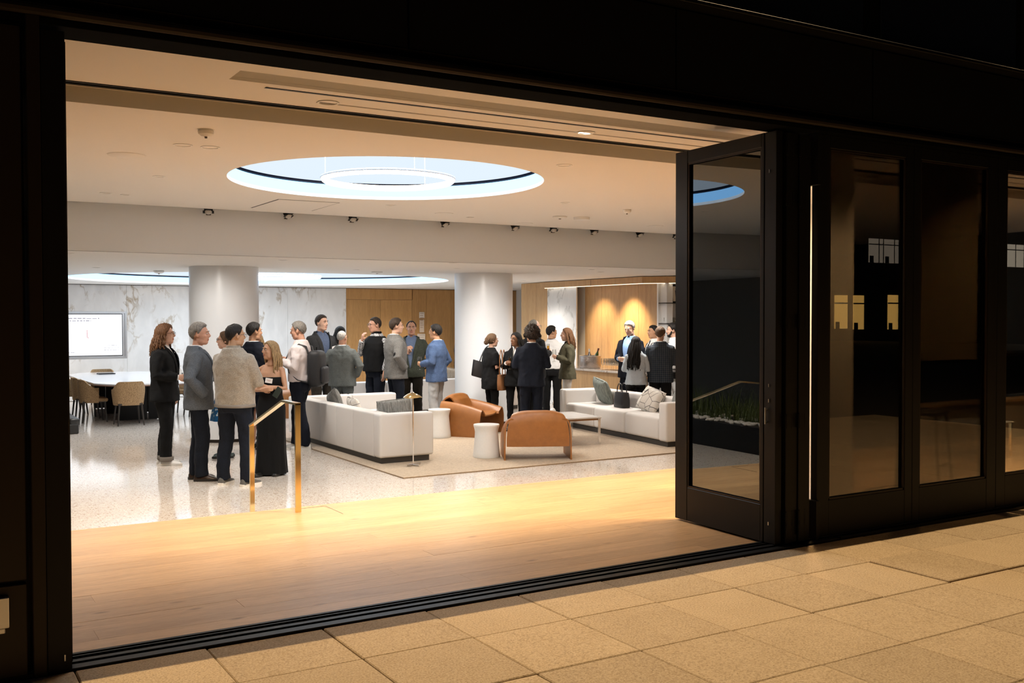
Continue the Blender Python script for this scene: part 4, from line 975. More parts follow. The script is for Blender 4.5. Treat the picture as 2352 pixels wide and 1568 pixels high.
P_M = [(0.78, .188, .138, .0), (0.90, .188, .140, .0), (1.02, .180, .134, .0), (1.12, .186, .134, .0), (1.24, .202, .140, -.002), (1.34, .202, .132, -.008), (1.40, .172, .108, -.016), (1.445, .115, .088, -.022), (1.50, .074, .072, -.024)]
P_F = [(0.78, .186, .135, .0), (0.90, .188, .138, .0), (1.02, .160, .115, .0), (1.10, .152, .108, .0), (1.22, .172, .132, .004), (1.32, .172, .118, -.006), (1.40, .150, .094, -.016), (1.45, .100, .076, -.022), (1.50, .062, .062, -.024)]
SKIN = {'fair': (0.62, 0.375, 0.27), 'tan': (0.50, 0.275, 0.165), 'ruddy': (0.56, 0.305, 0.21), 'olive': (0.46, 0.27, 0.16), 'brown': (0.27, 0.135, 0.075)}
def hair_mat(name, col):
    if 'hair_'+name in _cache: return _cache['hair_'+name]
    t = NT('hair_'+name); co = t.coords('Object', (60, 60, 8)); nz = t.n('ShaderNodeTexNoise', Scale=2.0, Detail=3.0); t.l(co, nz.inputs['Vector'])
    t.l(t.ramp(nz.outputs[0], [(0.3, tuple(c*0.55 for c in col)), (0.7, tuple(min(1, c*1.35) for c in col))]), t.b.inputs['Base Color']); t.b.inputs['Roughness'].default_value = 0.62; t.b.inputs['Specular IOR Level'].default_value = 0.3
    t.bump(nz.outputs[0], 0.9, 0.010); _cache['hair_'+name] = t.m; return t.m
H_BLK, H_DBR, H_BR, H_GREY, H_WHITE, H_BLOND, H_AUB = hair_mat('black', (0.012, 0.010, 0.009)), hair_mat('dark_brown', (0.035, 0.022, 0.014)), hair_mat('brown', (0.10, 0.055, 0.028)), hair_mat('grey', (0.20, 0.185, 0.165)), hair_mat('white', (0.36, 0.34, 0.315)), hair_mat('blond', (0.36, 0.24, 0.12)), hair_mat('auburn', (0.13, 0.06, 0.025))
M_eye = mat('eye_white', (0.70, 0.66, 0.62), 0.3); M_iris = mat('iris_dark', (0.02, 0.013, 0.01), 0.2); M_badge = mat('badge_card', (0.85, 0.84, 0.82), 0.5)
M_badget = mat('badge_print', (0.45, 0.25, 0.22), 0.6); M_specs = mat('glasses_frame', (0.02, 0.015, 0.012), 0.3); M_wshirt = fabric_mat('white_cotton', (0.80, 0.79, 0.78), (0.72, 0.71, 0.70), 200, 0.85, 0.05)

def person(label, x, y, face, H, top='blazer', tm=None, shirt=None, pm=None, shoes=None, sole=None, skin='fair', hair='short', hm=None, arms=('down', 'down'), head=(0, 0), fem=False, fat=1.0,
           thick=0.014, htop=1.3, hrough=0.004, crown=0.0, badge=None, glasses=False, vbot=1.10, vtop=0.085, tie=None, stance=(0.105, 0.0), vox=0.0085, extra=None, hemz=None, bare_legs=False, lean=0.0, shoe_kind='shoe', group='guests standing in the lounge'):
    """face: degrees, 0 = away from the street, 90 = towards the bar side; arms: (left, right)"""
    fv = AWAY*math.cos(rad(face)) + RIGHT*math.sin(rad(face)); rz = math.atan2(fv.y, fv.x) - PI/2
    root = empty('person', (x, y, TR if 5.0 < x < 10.75 and 5.7 < y < 10.45 else T), rz, label, 'person', group); sc = H/1.75; root.scale = (sc, sc, sc)
    prof = [(z, hw*fat, hd*(0.3+0.7*fat) if fat < 1 else hd*fat, yo) for z, hw, hd, yo in (P_F if fem else P_M)]
    skm = mat('skin_'+skin, SKIN[skin], 0.50, 0, 0.35, vary=0.06, nscale=25); lipm = mat('lip_'+skin, tuple(c*f_ for c, f_ in zip(SKIN[skin], (0.72, 0.50, 0.52))), 0.45)
    HM = Matrix.Translation((0, 0.022+lean, 1.630)) @ Matrix.Rotation(rad(head[0]), 4, 'Z') @ Matrix.Rotation(rad(head[1]), 4, 'X')
    shx = 0.172*(0.86 if fem else 1)*min(fat, 1.08)
    AR = {}
    for s, key in ((-1, arms[0]), (1, arms[1])):
        e, w_, hd_, pn, cu = ARMS[key]; f_ = (0.90 if fem else 1.0)
        AR[s] = (Vector((s*e[0]*f_*(0.4+0.6*fat), e[1], e[2])), Vector((s*w_[0]*f_, w_[1]+ (0.03*(fat-1) if w_[1] > 0.1 else 0), w_[2])), Vector((s*hd_[0], hd_[1], hd_[2])), Vector((s*pn[0], pn[1], pn[2])), cu, key)
    # ---- body: one continuous surface
    m = MB(); head_volume(m, HM, fem, 1.0 if not fem else 0.9)
    m.loft([sring(z, hw*0.82, hd*0.80, yo) for z, hw, hd, yo in [(zz, *pinterp(prof, zz)) for zz in (0.86, 1.0, 1.12, 1.24, 1.34, 1.40, 1.44, 1.47)]])
    bare_arms = top in ('gown',)
    for s in (-1, 1):
        e, w_, hd_, pn, cu, key = AR[s]; sh = Vector((s*shx, -0.012, 1.375)); k = 1.0 if bare_arms else 0.80; kf = (0.86 if fem else 1.0)
        m.tube([Vector((s*0.08, -0.012, 1.40)), sh, sh.lerp(e, 0.5), e, e.lerp(w_, 0.35), w_], [0.05*k, 0.050*k*kf, 0.044*k*kf, 0.038*k*kf, 0.037*k*kf, 0.0245*kf], 12)
        if key != 'pocket': hand(m, w_, hd_, pn, cu, s, 0.90 if fem else 1.02)
    if bare_legs:
        for s in (-1, 1): m.tube([(s*0.08, 0, 0.92), (s*0.085, 0.01, 0.70), (s*0.085, 0.015, 0.50), (s*0.085, -0.005, 0.36), (s*0.085, 0.0, 0.12), (s*0.085, 0.02, 0.06), (s*0.085, 0.12, 0.03)], [0.075, 0.065, 0.050, 0.053, 0.034, 0.034, 0.026], 12)
    me = remesh(m, vox, 2); me.materials.append(skm); me.materials.append(lipm)
    n = len(me.polygons); ce = np.empty(n*3, 'f'); me.polygons.foreach_get('center', ce); ce = ce.reshape(-1, 3)
    iv = np.array(HM.inverted()); lc = ce @ iv[:3, :3].T + iv[:3, 3]
    ml = ((np.abs(lc[:, 0]) < 0.024) & (lc[:, 2] > -0.073) & (lc[:, 2] < -0.050) & (lc[:, 1] > 0.082)).astype('i'); me.polygons.foreach_set('material_index', ml)
    place('body', me, root)
    # ---- face details
    m = MB()
    for s in (-1, 1): m.mi = 0; m.ell((s*0.0305, 0.0835, 0.010), (0.0135, 0.0075, 0.0065), 12, 8); m.mi = 1; m.ell((s*0.0305, 0.0880, 0.0100), (0.0062, 0.0042, 0.0060), 10, 6)
    o = m.build('eyes', [M_eye, M_iris], root, smooth=60); o.matrix_local = HM
    m = MB()
    for s in (-1, 1): m.tube([(s*0.012, 0.0945, 0.030), (s*0.030, 0.0945, 0.0345), (s*0.049, 0.0825, 0.030)], [0.0035, 0.004, 0.002], 6)
    o = m.build('eyebrows', hm or H_DBR, root, smooth=60); o.matrix_local = HM
    if glasses:
        m = MB()
        for s in (-1, 1):
            m.tube([(s*0.034+0.026*math.cos(2*PI*k/16), 0.107-0.006*abs(math.cos(2*PI*k/16)), 0.008+0.019*math.sin(2*PI*k/16)) for k in range(17)], 0.0016, 5, cap=False)
            m.tube([(s*0.060, 0.100, 0.014), (s*0.078, 0.06, 0.016), (s*0.083, -0.01, 0.012), (s*0.082, -0.025, 0.0)], 0.0022, 5)
        m.tube([(-0.009, 0.112, 0.012), (0.009, 0.112, 0.012)], 0.002, 5); o = m.build('glasses', M_specs, root, smooth=60); o.matrix_local = HM
    # ---- hair
    m = MB()
    if hair in ('short', 'receding', 'bald', 'thin'): hair_cap(m, hair, thick, htop, hrough, crown, seed=len(label))
    elif hair == 'long': hair_cap(m, 'long', 0.016, 1.1, 0.003); locks(m, 70, 0.30, 0.02, len(label), wave=0.012, az0=72, az1=180)
    elif hair == 'verylong': hair_cap(m, 'long', 0.017, 1.1, 0.003); locks(m, 90, 0.52, 0.03, len(label), wave=0.014, az0=80, az1=180, back=0.09, rad_=0.013)
    elif hair == 'curly': hair_cap(m, 'long', 0.026, 1.0, 0.012, side_vol=1.3); locks(m, 110, 0.26, 0.055, len(label), curl=0.012, az0=66, az1=180, rad_=0.010, back=0.04)
    elif hair == 'afro': hair_cap(m, 'long', 0.040, 1.3, 0.028, side_vol=1.1); locks(m, 120, 0.05, 0.05, len(label), curl=0.012, az0=60, az1=180, rad_=0.007, back=0.01)
    elif hair == 'bun': hair_cap(m, 'long', 0.015, 1.1, 0.003); m.ell((0, -0.125, -0.035), (0.045, 0.040, 0.042), 14, 10); locks(m, 14, 0.06, 0.01, 5, wave=0.01, az0=110, az1=180, rad_=0.006)
    o = m.build('hair', hm or H_DBR, root, smooth=70); o.matrix_local = HM
    if extra and 'beard' in extra:
        m = MB(); m.ell((0, 0.050, -0.092), (0.049, 0.044, 0.038), 14, 8)
        for s in (-1, 1): m.tube([(s*0.071, 0.012, -0.01), (s*0.064, 0.025, -0.055), (s*0.045, 0.05, -0.088)], [0.012, 0.018, 0.02], 8)
        m.tube([(-0.025, 0.092, -0.052), (0, 0.103, -0.045), (0.025, 0.092, -0.052)], 0.006, 6); o = m.build('beard', hm or H_DBR, root, smooth=60); o.matrix_local = HM
    # ---- upper clothing
    def sleeves(m, grow, upto=0.97, k=1.0, until='wrist'):
        for s in (-1, 1):
            e, w_, _, _, _, key = AR[s]; sh = Vector((s*(shx+0.004), -0.014, 1.362)); kf = 0.86 if fem else 1.0
            ww = e.lerp(w_, upto)
            if until == 'elbow': m.tube([Vector((s*0.10, -0.016, 1.368)), sh, sh.lerp(e, 0.45), sh.lerp(e, 0.8)], [(0.066+grow)*kf, (0.066+grow)*kf, (0.060+grow)*kf, (0.058+grow)*kf], 14)
            else: m.tube([Vector((s*0.10, -0.016, 1.368)), sh, sh.lerp(e, 0.45), e, e.lerp(w_, 0.5), ww], [(0.064+grow)*kf, (0.066+grow)*kf, (0.059+grow)*kf, (0.053+grow)*kf, (0.047+grow)*kf, (0.041+grow)*kf], 14)
    def shell(name, hem, grow, mt, wrk=0.010, sl=True, v=True, neck=1.50, vb=vbot, vt=vtop, until='wrist', upto=0.97, flare=0.0):
        m = MB(); zs = [z for z in [hem, hem+0.05, 0.90, 0.96, 1.02, 1.07, 1.12, 1.18, 1.24, 1.29, 1.34, 1.38, 1.41, 1.435, 1.455, 1.48, 1.50] if hem <= z <= neck+1e-6]
        zs = sorted(set(zs)); rg = []
        for z in zs:
            hw, hd, yo = pinterp(prof, z); f_ = flare*max(0, (0.98-z)/0.2)
            rg.append(sring(z, hw+grow+f_, hd+grow+f_, yo))
        m.loft(rg)
        if sl: sleeves(m, grow*0.8, upto, until=until)
        me = remesh(m, 0.0125, 3, wrk*1.5, 0.085)
        if v:
            bm = bmesh.new(); bm.from_mesh(me); wb_ = 0.012
            for s in (-1, 1):
                dv_ = Vector((s*(vt-wb_), 0, 1.50-vb)).normalized(); nn = Vector((dv_.z, 0, -dv_.x))
                bmesh.ops.bisect_plane(bm, geom=bm.verts[:]+bm.edges[:]+bm.faces[:], plane_co=(s*wb_, 0, vb), plane_no=nn)
            kill = []
            for f_ in bm.faces:
                c = f_.calc_center_median()
                if c.y > 0.0 and vb < c.z < 1.53 and abs(c.x) < wb_+(vt-wb_)*(c.z-vb)/(1.50-vb)-0.0005 and c.y < front_y(prof, c.x, c.z)+grow+0.035: kill.append(f_)
            bmesh.ops.delete(bm, geom=kill, context='FACES'); bm.to_mesh(me); bm.free()
        me.materials.append(mt); return place(name, me, root)
    def lapels(mt, grow, vb, vt, wide=0.052, par=None):
        for s in (-1, 1):
            rows = []
            for k in range(11):
                t = k/10; z = vb+0.0+(1.485-vb)*t; xi = 0.010+(vt-0.012)*t; wv = wide*(0.35+0.65*math.sin(min(1, t*1.25)*PI/2)) if t < 0.82 else wide*(1.0-(t-0.82)*2.2)
                rows.append([(s*(xi+wv*q/3), front_y(prof, xi+wv*q/3, z)+grow+0.010-0.004*abs(q-1), z) for q in range(4)])
            m = MB(); sheet(m, rows, 0.006*s); m.build('lapel', mt, par or root, smooth=60)
    def collar(mt, z0=1.462, r=0.066):
        m = MB(); rows = []
        for k in range(25):
            a = -PI/2+0.30+(2*PI-0.60)*k/24 + PI   # open at the front
            a = PI/2+0.28+(2*PI-0.56)*k/24
            c, s_ = math.cos(a), math.sin(a); fr = max(0, s_)
            rows.append([(c*(r+0.010+0.012*fr), -0.024+s_*(r+0.010+0.022*fr), z0-0.008-0.030*fr), (c*(r+0.004), -0.024+s_*(r+0.006), z0+0.040-0.006*fr), (c*(r-0.004), -0.022+s_*(r-0.002), z0+0.045-0.008*fr)])
        sheet(m, rows, 0.004); m.build('collar', mt, root, smooth=60)
    def inner(mt, name='shirt', lo=0.95, grow=-0.004):
        m = MB(); m.loft([sring(z, pinterp(prof, z)[0]+grow, pinterp(prof, z)[1]+grow, pinterp(prof, z)[2]) for z in (lo, 1.0, 1.06, 1.12, 1.18, 1.24, 1.30, 1.36, 1.41, 1.45, 1.48)]); return m.build(name, mt, root, smooth=60)
    hem = hemz or (0.80 if top == 'blazer' else 0.93)
    if top == 'blazer':
        j = shell('jacket', hem, 0.020, tm, 0.012, vb=vbot, vt=vtop, flare=0.012); lapels(tm, 0.020, vbot, vtop)
        inner(shirt or M_wshirt); collar(shirt or M_wshirt)
        m = MB(); rows = []
        for k in range(21):
            a = PI/2+0.75+(2*PI-1.5)*k/20; c, s_ = math.cos(a), math.sin(a); fr = max(0, s_+0.1)
            rows.append([(c*(0.098 if not fem else 0.084), -0.026+s_*(0.094 if not fem else 0.080), 1.438-0.02*fr), (c*(0.084 if not fem else 0.072), -0.026+s_*(0.082 if not fem else 0.070), 1.482-0.015*fr), (c*(0.078 if not fem else 0.067), -0.025+s_*(0.077 if not fem else 0.066), 1.486-0.015*fr)])
        sheet(m, rows, 0.006); m.build('jacket_collar', tm, root, smooth=60)
        for s in (-1, 1):
            e, w_, _, _, _, key = AR[s]
            if key != 'pocket': m = MB(); m.tube([e.lerp(w_, 0.93), e.lerp(w_, 1.02)], [0.036, 0.034], 12); m.build('cuff', shirt or M_wshirt, root, smooth=60)
    elif top == 'sweater':
        shell('sweater', 0.87, 0.024, tm, 0.014, v=False, upto=0.90); m = MB(); m.lathe([(0.078, 1.47), (0.080, 1.50), (0.074, 1.525), (0.066, 1.525)], 24, c=(0, -0.022, 0)); m.build('collar', tm, root, smooth=50)
        m = MB(); m.loft([sring(z, pinterp(prof, 0.9)[0]+g, pinterp(prof, 0.9)[1]+g, 0) for z, g in ((0.855, 0.020), (0.862, 0.028), (0.885, 0.028), (0.892, 0.022))]); m.build('hem_band', mat('hem_band_grey', (0.20, 0.18, 0.16), 0.9), root, smooth=50)
    elif top == 'vest':
        shell('shirt', 0.95, 0.006, shirt, 0.010, v=False, upto=0.95); shell('vest', 0.88, 0.030, tm, 0.008, sl=False, v=False, neck=1.46)
        collar(shirt); m = MB(); m.lathe([(0.080, 1.44), (0.084, 1.50), (0.078, 1.53), (0.070, 1.53)], 24, c=(0, -0.022, 0)); m.build('vest_collar', tm, root, smooth=50)
    elif top in ('shirt', 'blouse'):
        shell('shirt', hem, 0.012 if top == 'shirt' else 0.020, tm, 0.014, v=False, upto=0.93); collar(tm)
    elif top == 'tee':
        shell('top', hem, 0.020, tm, 0.012, v=False, until='elbow')
    elif top == 'gown':
        m = MB(); rg = []; N = 64
        for z, hw, hd, fo in [(0.02, .205, .185, .020), (0.10, .200, .175, .018), (0.30, .188, .160, .014), (0.55, .185, .150, .008), (0.75, .186, .146, .004), (0.88, .188, .142, .001), (0.98, .168, .124, 0), (1.05, .150, .112, 0), (1.12, .150, .114, 0), (1.20, .164, .134, 0), (1.26, .170, .136, 0), (1.285, .166, .126, 0)]:
            r = sring(z, hw, hd, 0.0, N, 2.3); rg.append([(px_*(1+fo*5*math.sin(9*2*PI*k/N)*0.5), py_*(1+fo*5*math.sin(9*2*PI*k/N+1)*0.5), pz) for k, (px_, py_, pz) in enumerate(r)])
        m.loft(rg); m.build('gown', tm, root, smooth=50)
    elif top == 'dress':
        m = MB(); rg = []; N = 48
        for z, hw, hd in [(0.52, .26, .22), (0.70, .23, .19), (0.88, .195, .145), (1.02, .165, .12), (1.10, .158, .115), (1.22, .178, .138), (1.32, .176, .122), (1.40, .150, .096), (1.45, .105, .080)]:
            r = sring(z, hw, hd, 0.0, N, 2.3); fo = max(0, 0.9-z)*0.12; rg.append([(px_*(1+fo*math.sin(8*2*PI*k/N)), py_*(1+fo*math.sin(8*2*PI*k/N)), pz) for k, (px_, py_, pz) in enumerate(r)])
        m.loft(rg); m.build('dress', tm, root, smooth=50); shell('dress_top', 1.0, 0.008, tm, 0.006, v=False, until='elbow', neck=1.45)
    if tie:
        m = MB(); rows = []
        for k in range(9):
            t = k/8; z = 1.47-0.36*t; wd = 0.014+0.020*t if k else 0.018
            rows.append([(q*wd, front_y(prof, q*wd, z)+0.016, z) for q in (-1, 0, 1)])
        sheet(m, rows, 0.006); m.build('tie', tie, root, smooth=60)
    if badge is not None:
        bx, bz = badge; by = front_y(prof, bx, bz)+0.040
        bo = MB(); bo.box(-0.045, 0.045, -0.0015, 0.0015, -0.032, 0.032); b_ = bo.build('badge', M_badge, root, (bx, by, bz), (rad(-8), rad(random.uniform(-14, 14)), rad(-18*(1 if bx > 0 else -1))))
        m = MB(); m.box(-0.024, 0.024, 0.0015, 0.002, 0.004, 0.010); m.box(-0.018, 0.018, 0.0015, 0.002, -0.008, -0.004); m.build('badge_print', M_badget, b_)
    # ---- lower clothing and shoes
    st, stag = stance
    if not bare_legs and top != 'gown':
        m = MB(); m.loft([sring(z, hw*fat, hd*fat, yo) for z, hw, hd, yo in [(0.80, .165 if not fem else .165, .125, -.005), (0.86, .186, .138, -.008), (0.94, .188 if not fem else .182, .134, -.004), (1.02, .178 if not fem else .150, .122, 0), (1.06, .176 if not fem else .145, .118, 0)]])
        for s in (-1, 1):
            ax = s*st; ay = s*stag
            m.tube([(s*0.092, -0.005, 0.93), (s*0.095, 0.0, 0.82), ((s*0.100+ax)/2, 0.012+ay*0.3, 0.66), ((s*0.08+ax)/1.8, 0.020+ay*0.6, 0.49), (ax, -0.004+ay*0.85, 0.30), (ax, -0.012+ay, 0.12), (ax, 0.0+ay, 0.055)], [0.100*fat, 0.099*fat, 0.090, 0.080, 0.075, 0.072, 0.075] if not fem else [0.092, 0.090, 0.076, 0.064, 0.058, 0.056, 0.058], 16)
        me = remesh(m, 0.0135, 3, 0.016, 0.075); me.materials.append(pm); place('trousers', me, root)
    for s in (-1, 1):
        ax = s*(st if not bare_legs else 0.085); ay = s*stag if not bare_legs else 0.0
        if top == 'gown': ax, ay = s*0.08, 0.10*(s > 0)
        ro = rad(-10*s)
        m = MB(); rg = []
        low = shoe_kind == 'pump' or top == 'gown'
        for yv, wd, ht in [(-0.085, 0.026, 0.060), (-0.075, 0.036, 0.085), (-0.03, 0.040, 0.100), (0.03, 0.041, 0.092), (0.085, 0.047, 0.066), (0.135, 0.048, 0.050), (0.175, 0.036, 0.040), (0.192, 0.016, 0.028)]:
            if low: ht = min(ht, 0.05); wd *= 0.85
            rg.append([(wd*math.cos(a)*(1 if math.sin(a) > -0.3 else 1), yv, 0.022+max(-0.002, (ht-0.022)*math.sin(a)) if math.sin(a) > 0 else 0.020) for a in [2*PI*k/16 for k in range(16)]])
        m.loft(rg); sh_ = m.build('shoe', shoes or mat('black_shoe', (0.012, 0.011, 0.010), 0.35), root, (ax, ay, 0), (0, 0, ro), smooth=60)
        m = MB(); ol = [(-0.092, 0.02), (-0.085, 0.034), (-0.03, 0.040), (0.05, 0.043), (0.10, 0.050), (0.15, 0.047), (0.185, 0.030), (0.198, 0.010)]
        m.poly([(w_, y_) for y_, w_ in ol]+[(-w_, y_) for y_, w_ in reversed(ol)], (0.0, 0.026)); m.build('sole', sole or mat('dark_sole', (0.015, 0.013, 0.012), 0.6), sh_)
    root['_arms'] = 0; del root['_arms']
    bpy.context.view_layer.update()
    def grip(side, off=(0, 0, 0)):
        e, w_, hd_, pn, cu, key = AR[side]; d = hd_.normalized(); p_ = (pn-d*pn.dot(d)).normalized()
        return root.matrix_world @ (w_ + d*0.085 + p_*0.035 + Vector(off))
    return root, grip, prof
C_black = fabric_mat('black_wool', (0.0045, 0.0045, 0.005), (0.003, 0.003, 0.0035), 160, 0.9, 0.1, folds=0.6)
C_navy = fabric_mat('navy_wool', (0.0065, 0.009, 0.018), (0.004, 0.0055, 0.011), 160, 0.9, 0.1, folds=0.6)
C_denim = fabric_mat('dark_denim', (0.007, 0.010, 0.020), (0.004, 0.006, 0.011), 120, 0.9, 0.15, folds=0.6)
C_greyblz = fabric_mat('blue_grey_tweed', (0.11, 0.125, 0.145), (0.065, 0.073, 0.086), 190, 0.95, 0.25, (1, 1, 0.6), folds=0.6)
C_fleece = fabric_mat('oatmeal_fleece', (0.34, 0.295, 0.235), (0.19, 0.16, 0.125), 110, 1.0, 0.5, sheen=0.4, lo=0.32, hi=0.64, folds=0.6)
C_suit = fabric_mat('grey_suit', (0.105, 0.115, 0.112), (0.065, 0.072, 0.070), 130, 0.95, 0.2, folds=0.6)
C_taupe = fabric_mat('taupe_grey_blazer', (0.17, 0.165, 0.155), (0.105, 0.10, 0.095), 120, 0.95, 0.25, folds=0.6)
C_green = fabric_mat('dark_green_tweed', (0.060, 0.068, 0.050), (0.032, 0.036, 0.028), 120, 0.95, 0.25, folds=0.6)
C_blue = fabric_mat('mid_blue_blazer', (0.085, 0.135, 0.26), (0.05, 0.085, 0.17), 120, 0.95, 0.2, folds=0.6)
C_char = fabric_mat('charcoal_blazer', (0.032, 0.032, 0.033), (0.018, 0.018, 0.019), 140, 0.95, 0.2, folds=0.6)
C_brown = fabric_mat('dark_brown_trousers', (0.030, 0.023, 0.016), (0.017, 0.013, 0.010), 140, 0.95, 0.1, folds=0.6)
C_olive = fabric_mat('olive_blazer', (0.085, 0.078, 0.048), (0.050, 0.046, 0.028), 140, 0.95, 0.2, folds=0.6)
C_plaid = fabric_mat('navy_plaid', (0.020, 0.028, 0.042), (0.075, 0.085, 0.095), 9.0, 0.95, 0.1, pattern='plaid', folds=0.6)
C_check = fabric_mat('black_white_gingham', (0.80, 0.80, 0.80), (0.02, 0.02, 0.025), 62, 0.9, 0.0, pattern='check', folds=0.6)
C_floral = fabric_mat('blue_floral_dress', (0.010, 0.10, 0.24), (0.60, 0.66, 0.66), 16, 0.8, 0.0, pattern='spots', lo=0.20, hi=0.26, folds=0.6)
C_lpants = fabric_mat('pale_grey_chinos', (0.46, 0.47, 0.48), (0.38, 0.39, 0.40), 150, 0.9, 0.1, folds=0.6)
C_wpants = fabric_mat('white_trousers', (0.74, 0.71, 0.66), (0.66, 0.63, 0.58), 150, 0.9, 0.1, folds=0.6)
C_lshirt = fabric_mat('pale_blue_grey_shirt', (0.50, 0.55, 0.60), (0.43, 0.48, 0.53), 150, 0.85, 0.1, folds=0.6)
C_pshirt = fabric_mat('pale_pink_shirt', (0.74, 0.67, 0.66), (0.66, 0.59, 0.58), 150, 0.85, 0.1, folds=0.6)
C_bshirt = fabric_mat('denim_blue_shirt', (0.09, 0.12, 0.19), (0.05, 0.07, 0.12), 150, 0.85, 0.1, folds=0.6)
C_mshirt = fabric_mat('mid_blue_shirt', (0.16, 0.21, 0.33), (0.11, 0.15, 0.24), 150, 0.85, 0.1, folds=0.6)
C_skyshirt = fabric_mat('sky_blue_shirt', (0.30, 0.47, 0.78), (0.22, 0.37, 0.66), 150, 0.85, 0.1, folds=0.6)
S_white = mat('white_sneaker', (0.70, 0.68, 0.64), 0.5); S_soleW = mat('white_sole', (0.76, 0.73, 0.68), 0.5); S_greyknit = fabric_mat('grey_knit_shoe', (0.16, 0.15, 0.14), (0.06, 0.06, 0.055), 200, 0.9, 0.3); S_brown = mat('dark_brown_loafer', (0.030, 0.017, 0.012), 0.3); S_teal = mat('teal_slipper', (0.05, 0.085, 0.085), 0.5)
NEAR = 0.0075
P1 = person('curly-haired guest in black suit and white sneakers, in profile beside the conference table', 2.91, 8.56, 86, 1.85, 'blazer', C_black, M_wshirt, C_black, S_white, S_soleW, 'fair', 'curly', H_AUB, ('down', 'lowhold'), (0, 2), glasses=True, fat=1.02, stance=(0.085, 0.04), vox=NEAR)
P2 = person('grey-haired man in blue-grey blazer, hand in pocket, dark loafers', 2.97, 7.01, 72, 1.875, 'blazer', C_greyblz, M_wshirt, C_denim, S_brown, None, 'ruddy', 'short', H_GREY, ('pocket', 'pocket'), (-12, 0), badge=(0.10, 1.26), thick=0.018, htop=1.3, stance=(0.085, 0.03), vox=NEAR, vtop=0.09)
P3 = person('woman in blue patterned dress half hidden between two men', 3.80, 8.82, -100, 1.75, 'dress', C_floral, skin='fair', hair='bun', hm=H_BR, arms=('hold', 'down'), fem=True, glasses=True, bare_legs=True, shoes=S_teal, shoe_kind='pump', vox=0.009)
P4 = person('dark-haired man in oatmeal fleece seen from behind with folded arms', 3.24, 6.42, 22, 1.86, 'sweater', C_fleece, None, C_denim, S_greyknit, S_soleW, 'olive', 'short', H_BLK, ('cross', 'crossu'), (-26, -2), glasses=True, fat=1.05, crown=0.24, stance=(0.155, 0.0), vox=NEAR, thick=0.013, htop=1.2)
P5 = person('dark-haired man in navy jacket seen from behind, between fleece man and column', 4.25, 9.02, 8, 1.87, 'blazer', C_navy, M_wshirt, C_navy, None, None, 'tan', 'short', H_BLK, ('hold', 'hold'), (-38, 0), vox=0.009)
P6 = person('blond woman in dark patterned top facing the street by the column', 4.46, 9.56, -158, 1.71, 'blouse', fabric_mat('dark_speckled_blouse', (0.05, 0.04, 0.04), (0.30, 0.26, 0.24), 60, 0.9, 0.0), skin='fair', hair='long', hm=H_BLOND, arms=('lowhold', 'lowhold'), head=(8, 0), fem=True, bare_legs=True, hemz=0.62, vox=0.009)
P7 = person('woman in long black strapless gown with folded arms', 3.84, 6.97, 188, 1.65, 'gown', C_black, skin='tan', hair='long', hm=H_BLOND, arms=('cross', 'crossu'), head=(-38, 4), fem=True, badge=(-0.04, 1.245), vox=NEAR)
P8 = person('grey-haired man in pale pink shirt wearing a black backpack', 4.97, 9.15, -82, 1.88, 'shirt', C_pshirt, None, C_navy, S_white, S_soleW, 'ruddy', 'short', H_GREY, ('hold', 'hold'), (0, -8), fat=1.0, stance=(0.10, 0.10), vox=0.008, thick=0.015)
P9 = person('tall dark-haired man in charcoal blazer and open blue shirt', 6.25, 11.68, 138, 1.99, 'blazer', C_char, C_bshirt, C_brown, None, None, 'fair', 'short', H_DBR, ('down', 'down'), (18, 0), vbot=0.98, vtop=0.105, badge=(-0.13, 1.24), vox=0.009)
P10 = person('bald man in grey suit seen from behind', 6.33, 10.90, 4, 1.72, 'blazer', C_suit, M_wshirt, C_suit, None, None, 'ruddy', 'bald', H_WHITE, ('pocket', 'pocket'), (-14, 4), glasses=True, fat=1.12, thick=0.006, vox=0.009)
P11 = person('dark-haired woman mostly hidden behind the bald man in grey suit', 6.80, 12.2, 20, 1.78, 'blouse', fabric_mat('rust_speckled_blouse', (0.30, 0.16, 0.09), (0.55, 0.42, 0.34), 40, 0.9, 0.0), skin='tan', hair='long', hm=H_BLK, arms=('down', 'down'), fem=True, pm=C_black, vox=0.01)
P12 = person('man in black vest and gingham shirt raising a hand to his mouth', 7.19, 11.46, -138, 1.945, 'vest', C_black, C_check, C_navy, None, None, 'ruddy', 'short', H_DBR, ('down', 'mouth'), (-16, -4), glasses=True, fat=1.04, thick=0.012, vox=0.009)
P13 = person('brown-haired man in taupe-grey blazer with elbow patch, facing the red-faced man', 7.33, 10.91, 62, 1.925, 'blazer', C_taupe, M_wshirt, C_denim, None, None, 'fair', 'short', H_DBR, ('hold', 'pocket'), (-10, 0), fat=1.05, vox=0.009, thick=0.018)
P14 = person('red-faced man in dark green blazer and blue shirt facing the street', 7.93, 11.52, 182, 1.88, 'blazer', C_green, C_mshirt, C_brown, None, None, 'ruddy', 'receding', H_DBR, ('pocket', 'chest'), (10, 0), vbot=0.96, vtop=0.105, badge=(0.13, 1.28), fat=1.06, vox=0.009, thick=0.010)
P15 = person('man in mid-blue blazer and pale chinos with hand in pocket', 7.82, 10.30, -72, 1.80, 'blazer', C_blue, M_wshirt, C_lpants, None, None, 'tan', 'short', H_BLK, ('lowhold', 'pocket'), (-4, 0), badge=(0.11, 1.27), vox=0.009, thick=0.018, htop=1.4)
P16 = person('man in black looking up beside the second column', 10.44, 14.27, 78, 1.70, 'shirt', C_black, None, C_black, None, None, 'olive', 'short', H_BLK, ('relax', 'relax'), (-6, 24), glasses=True, vox=0.010, hemz=0.80)
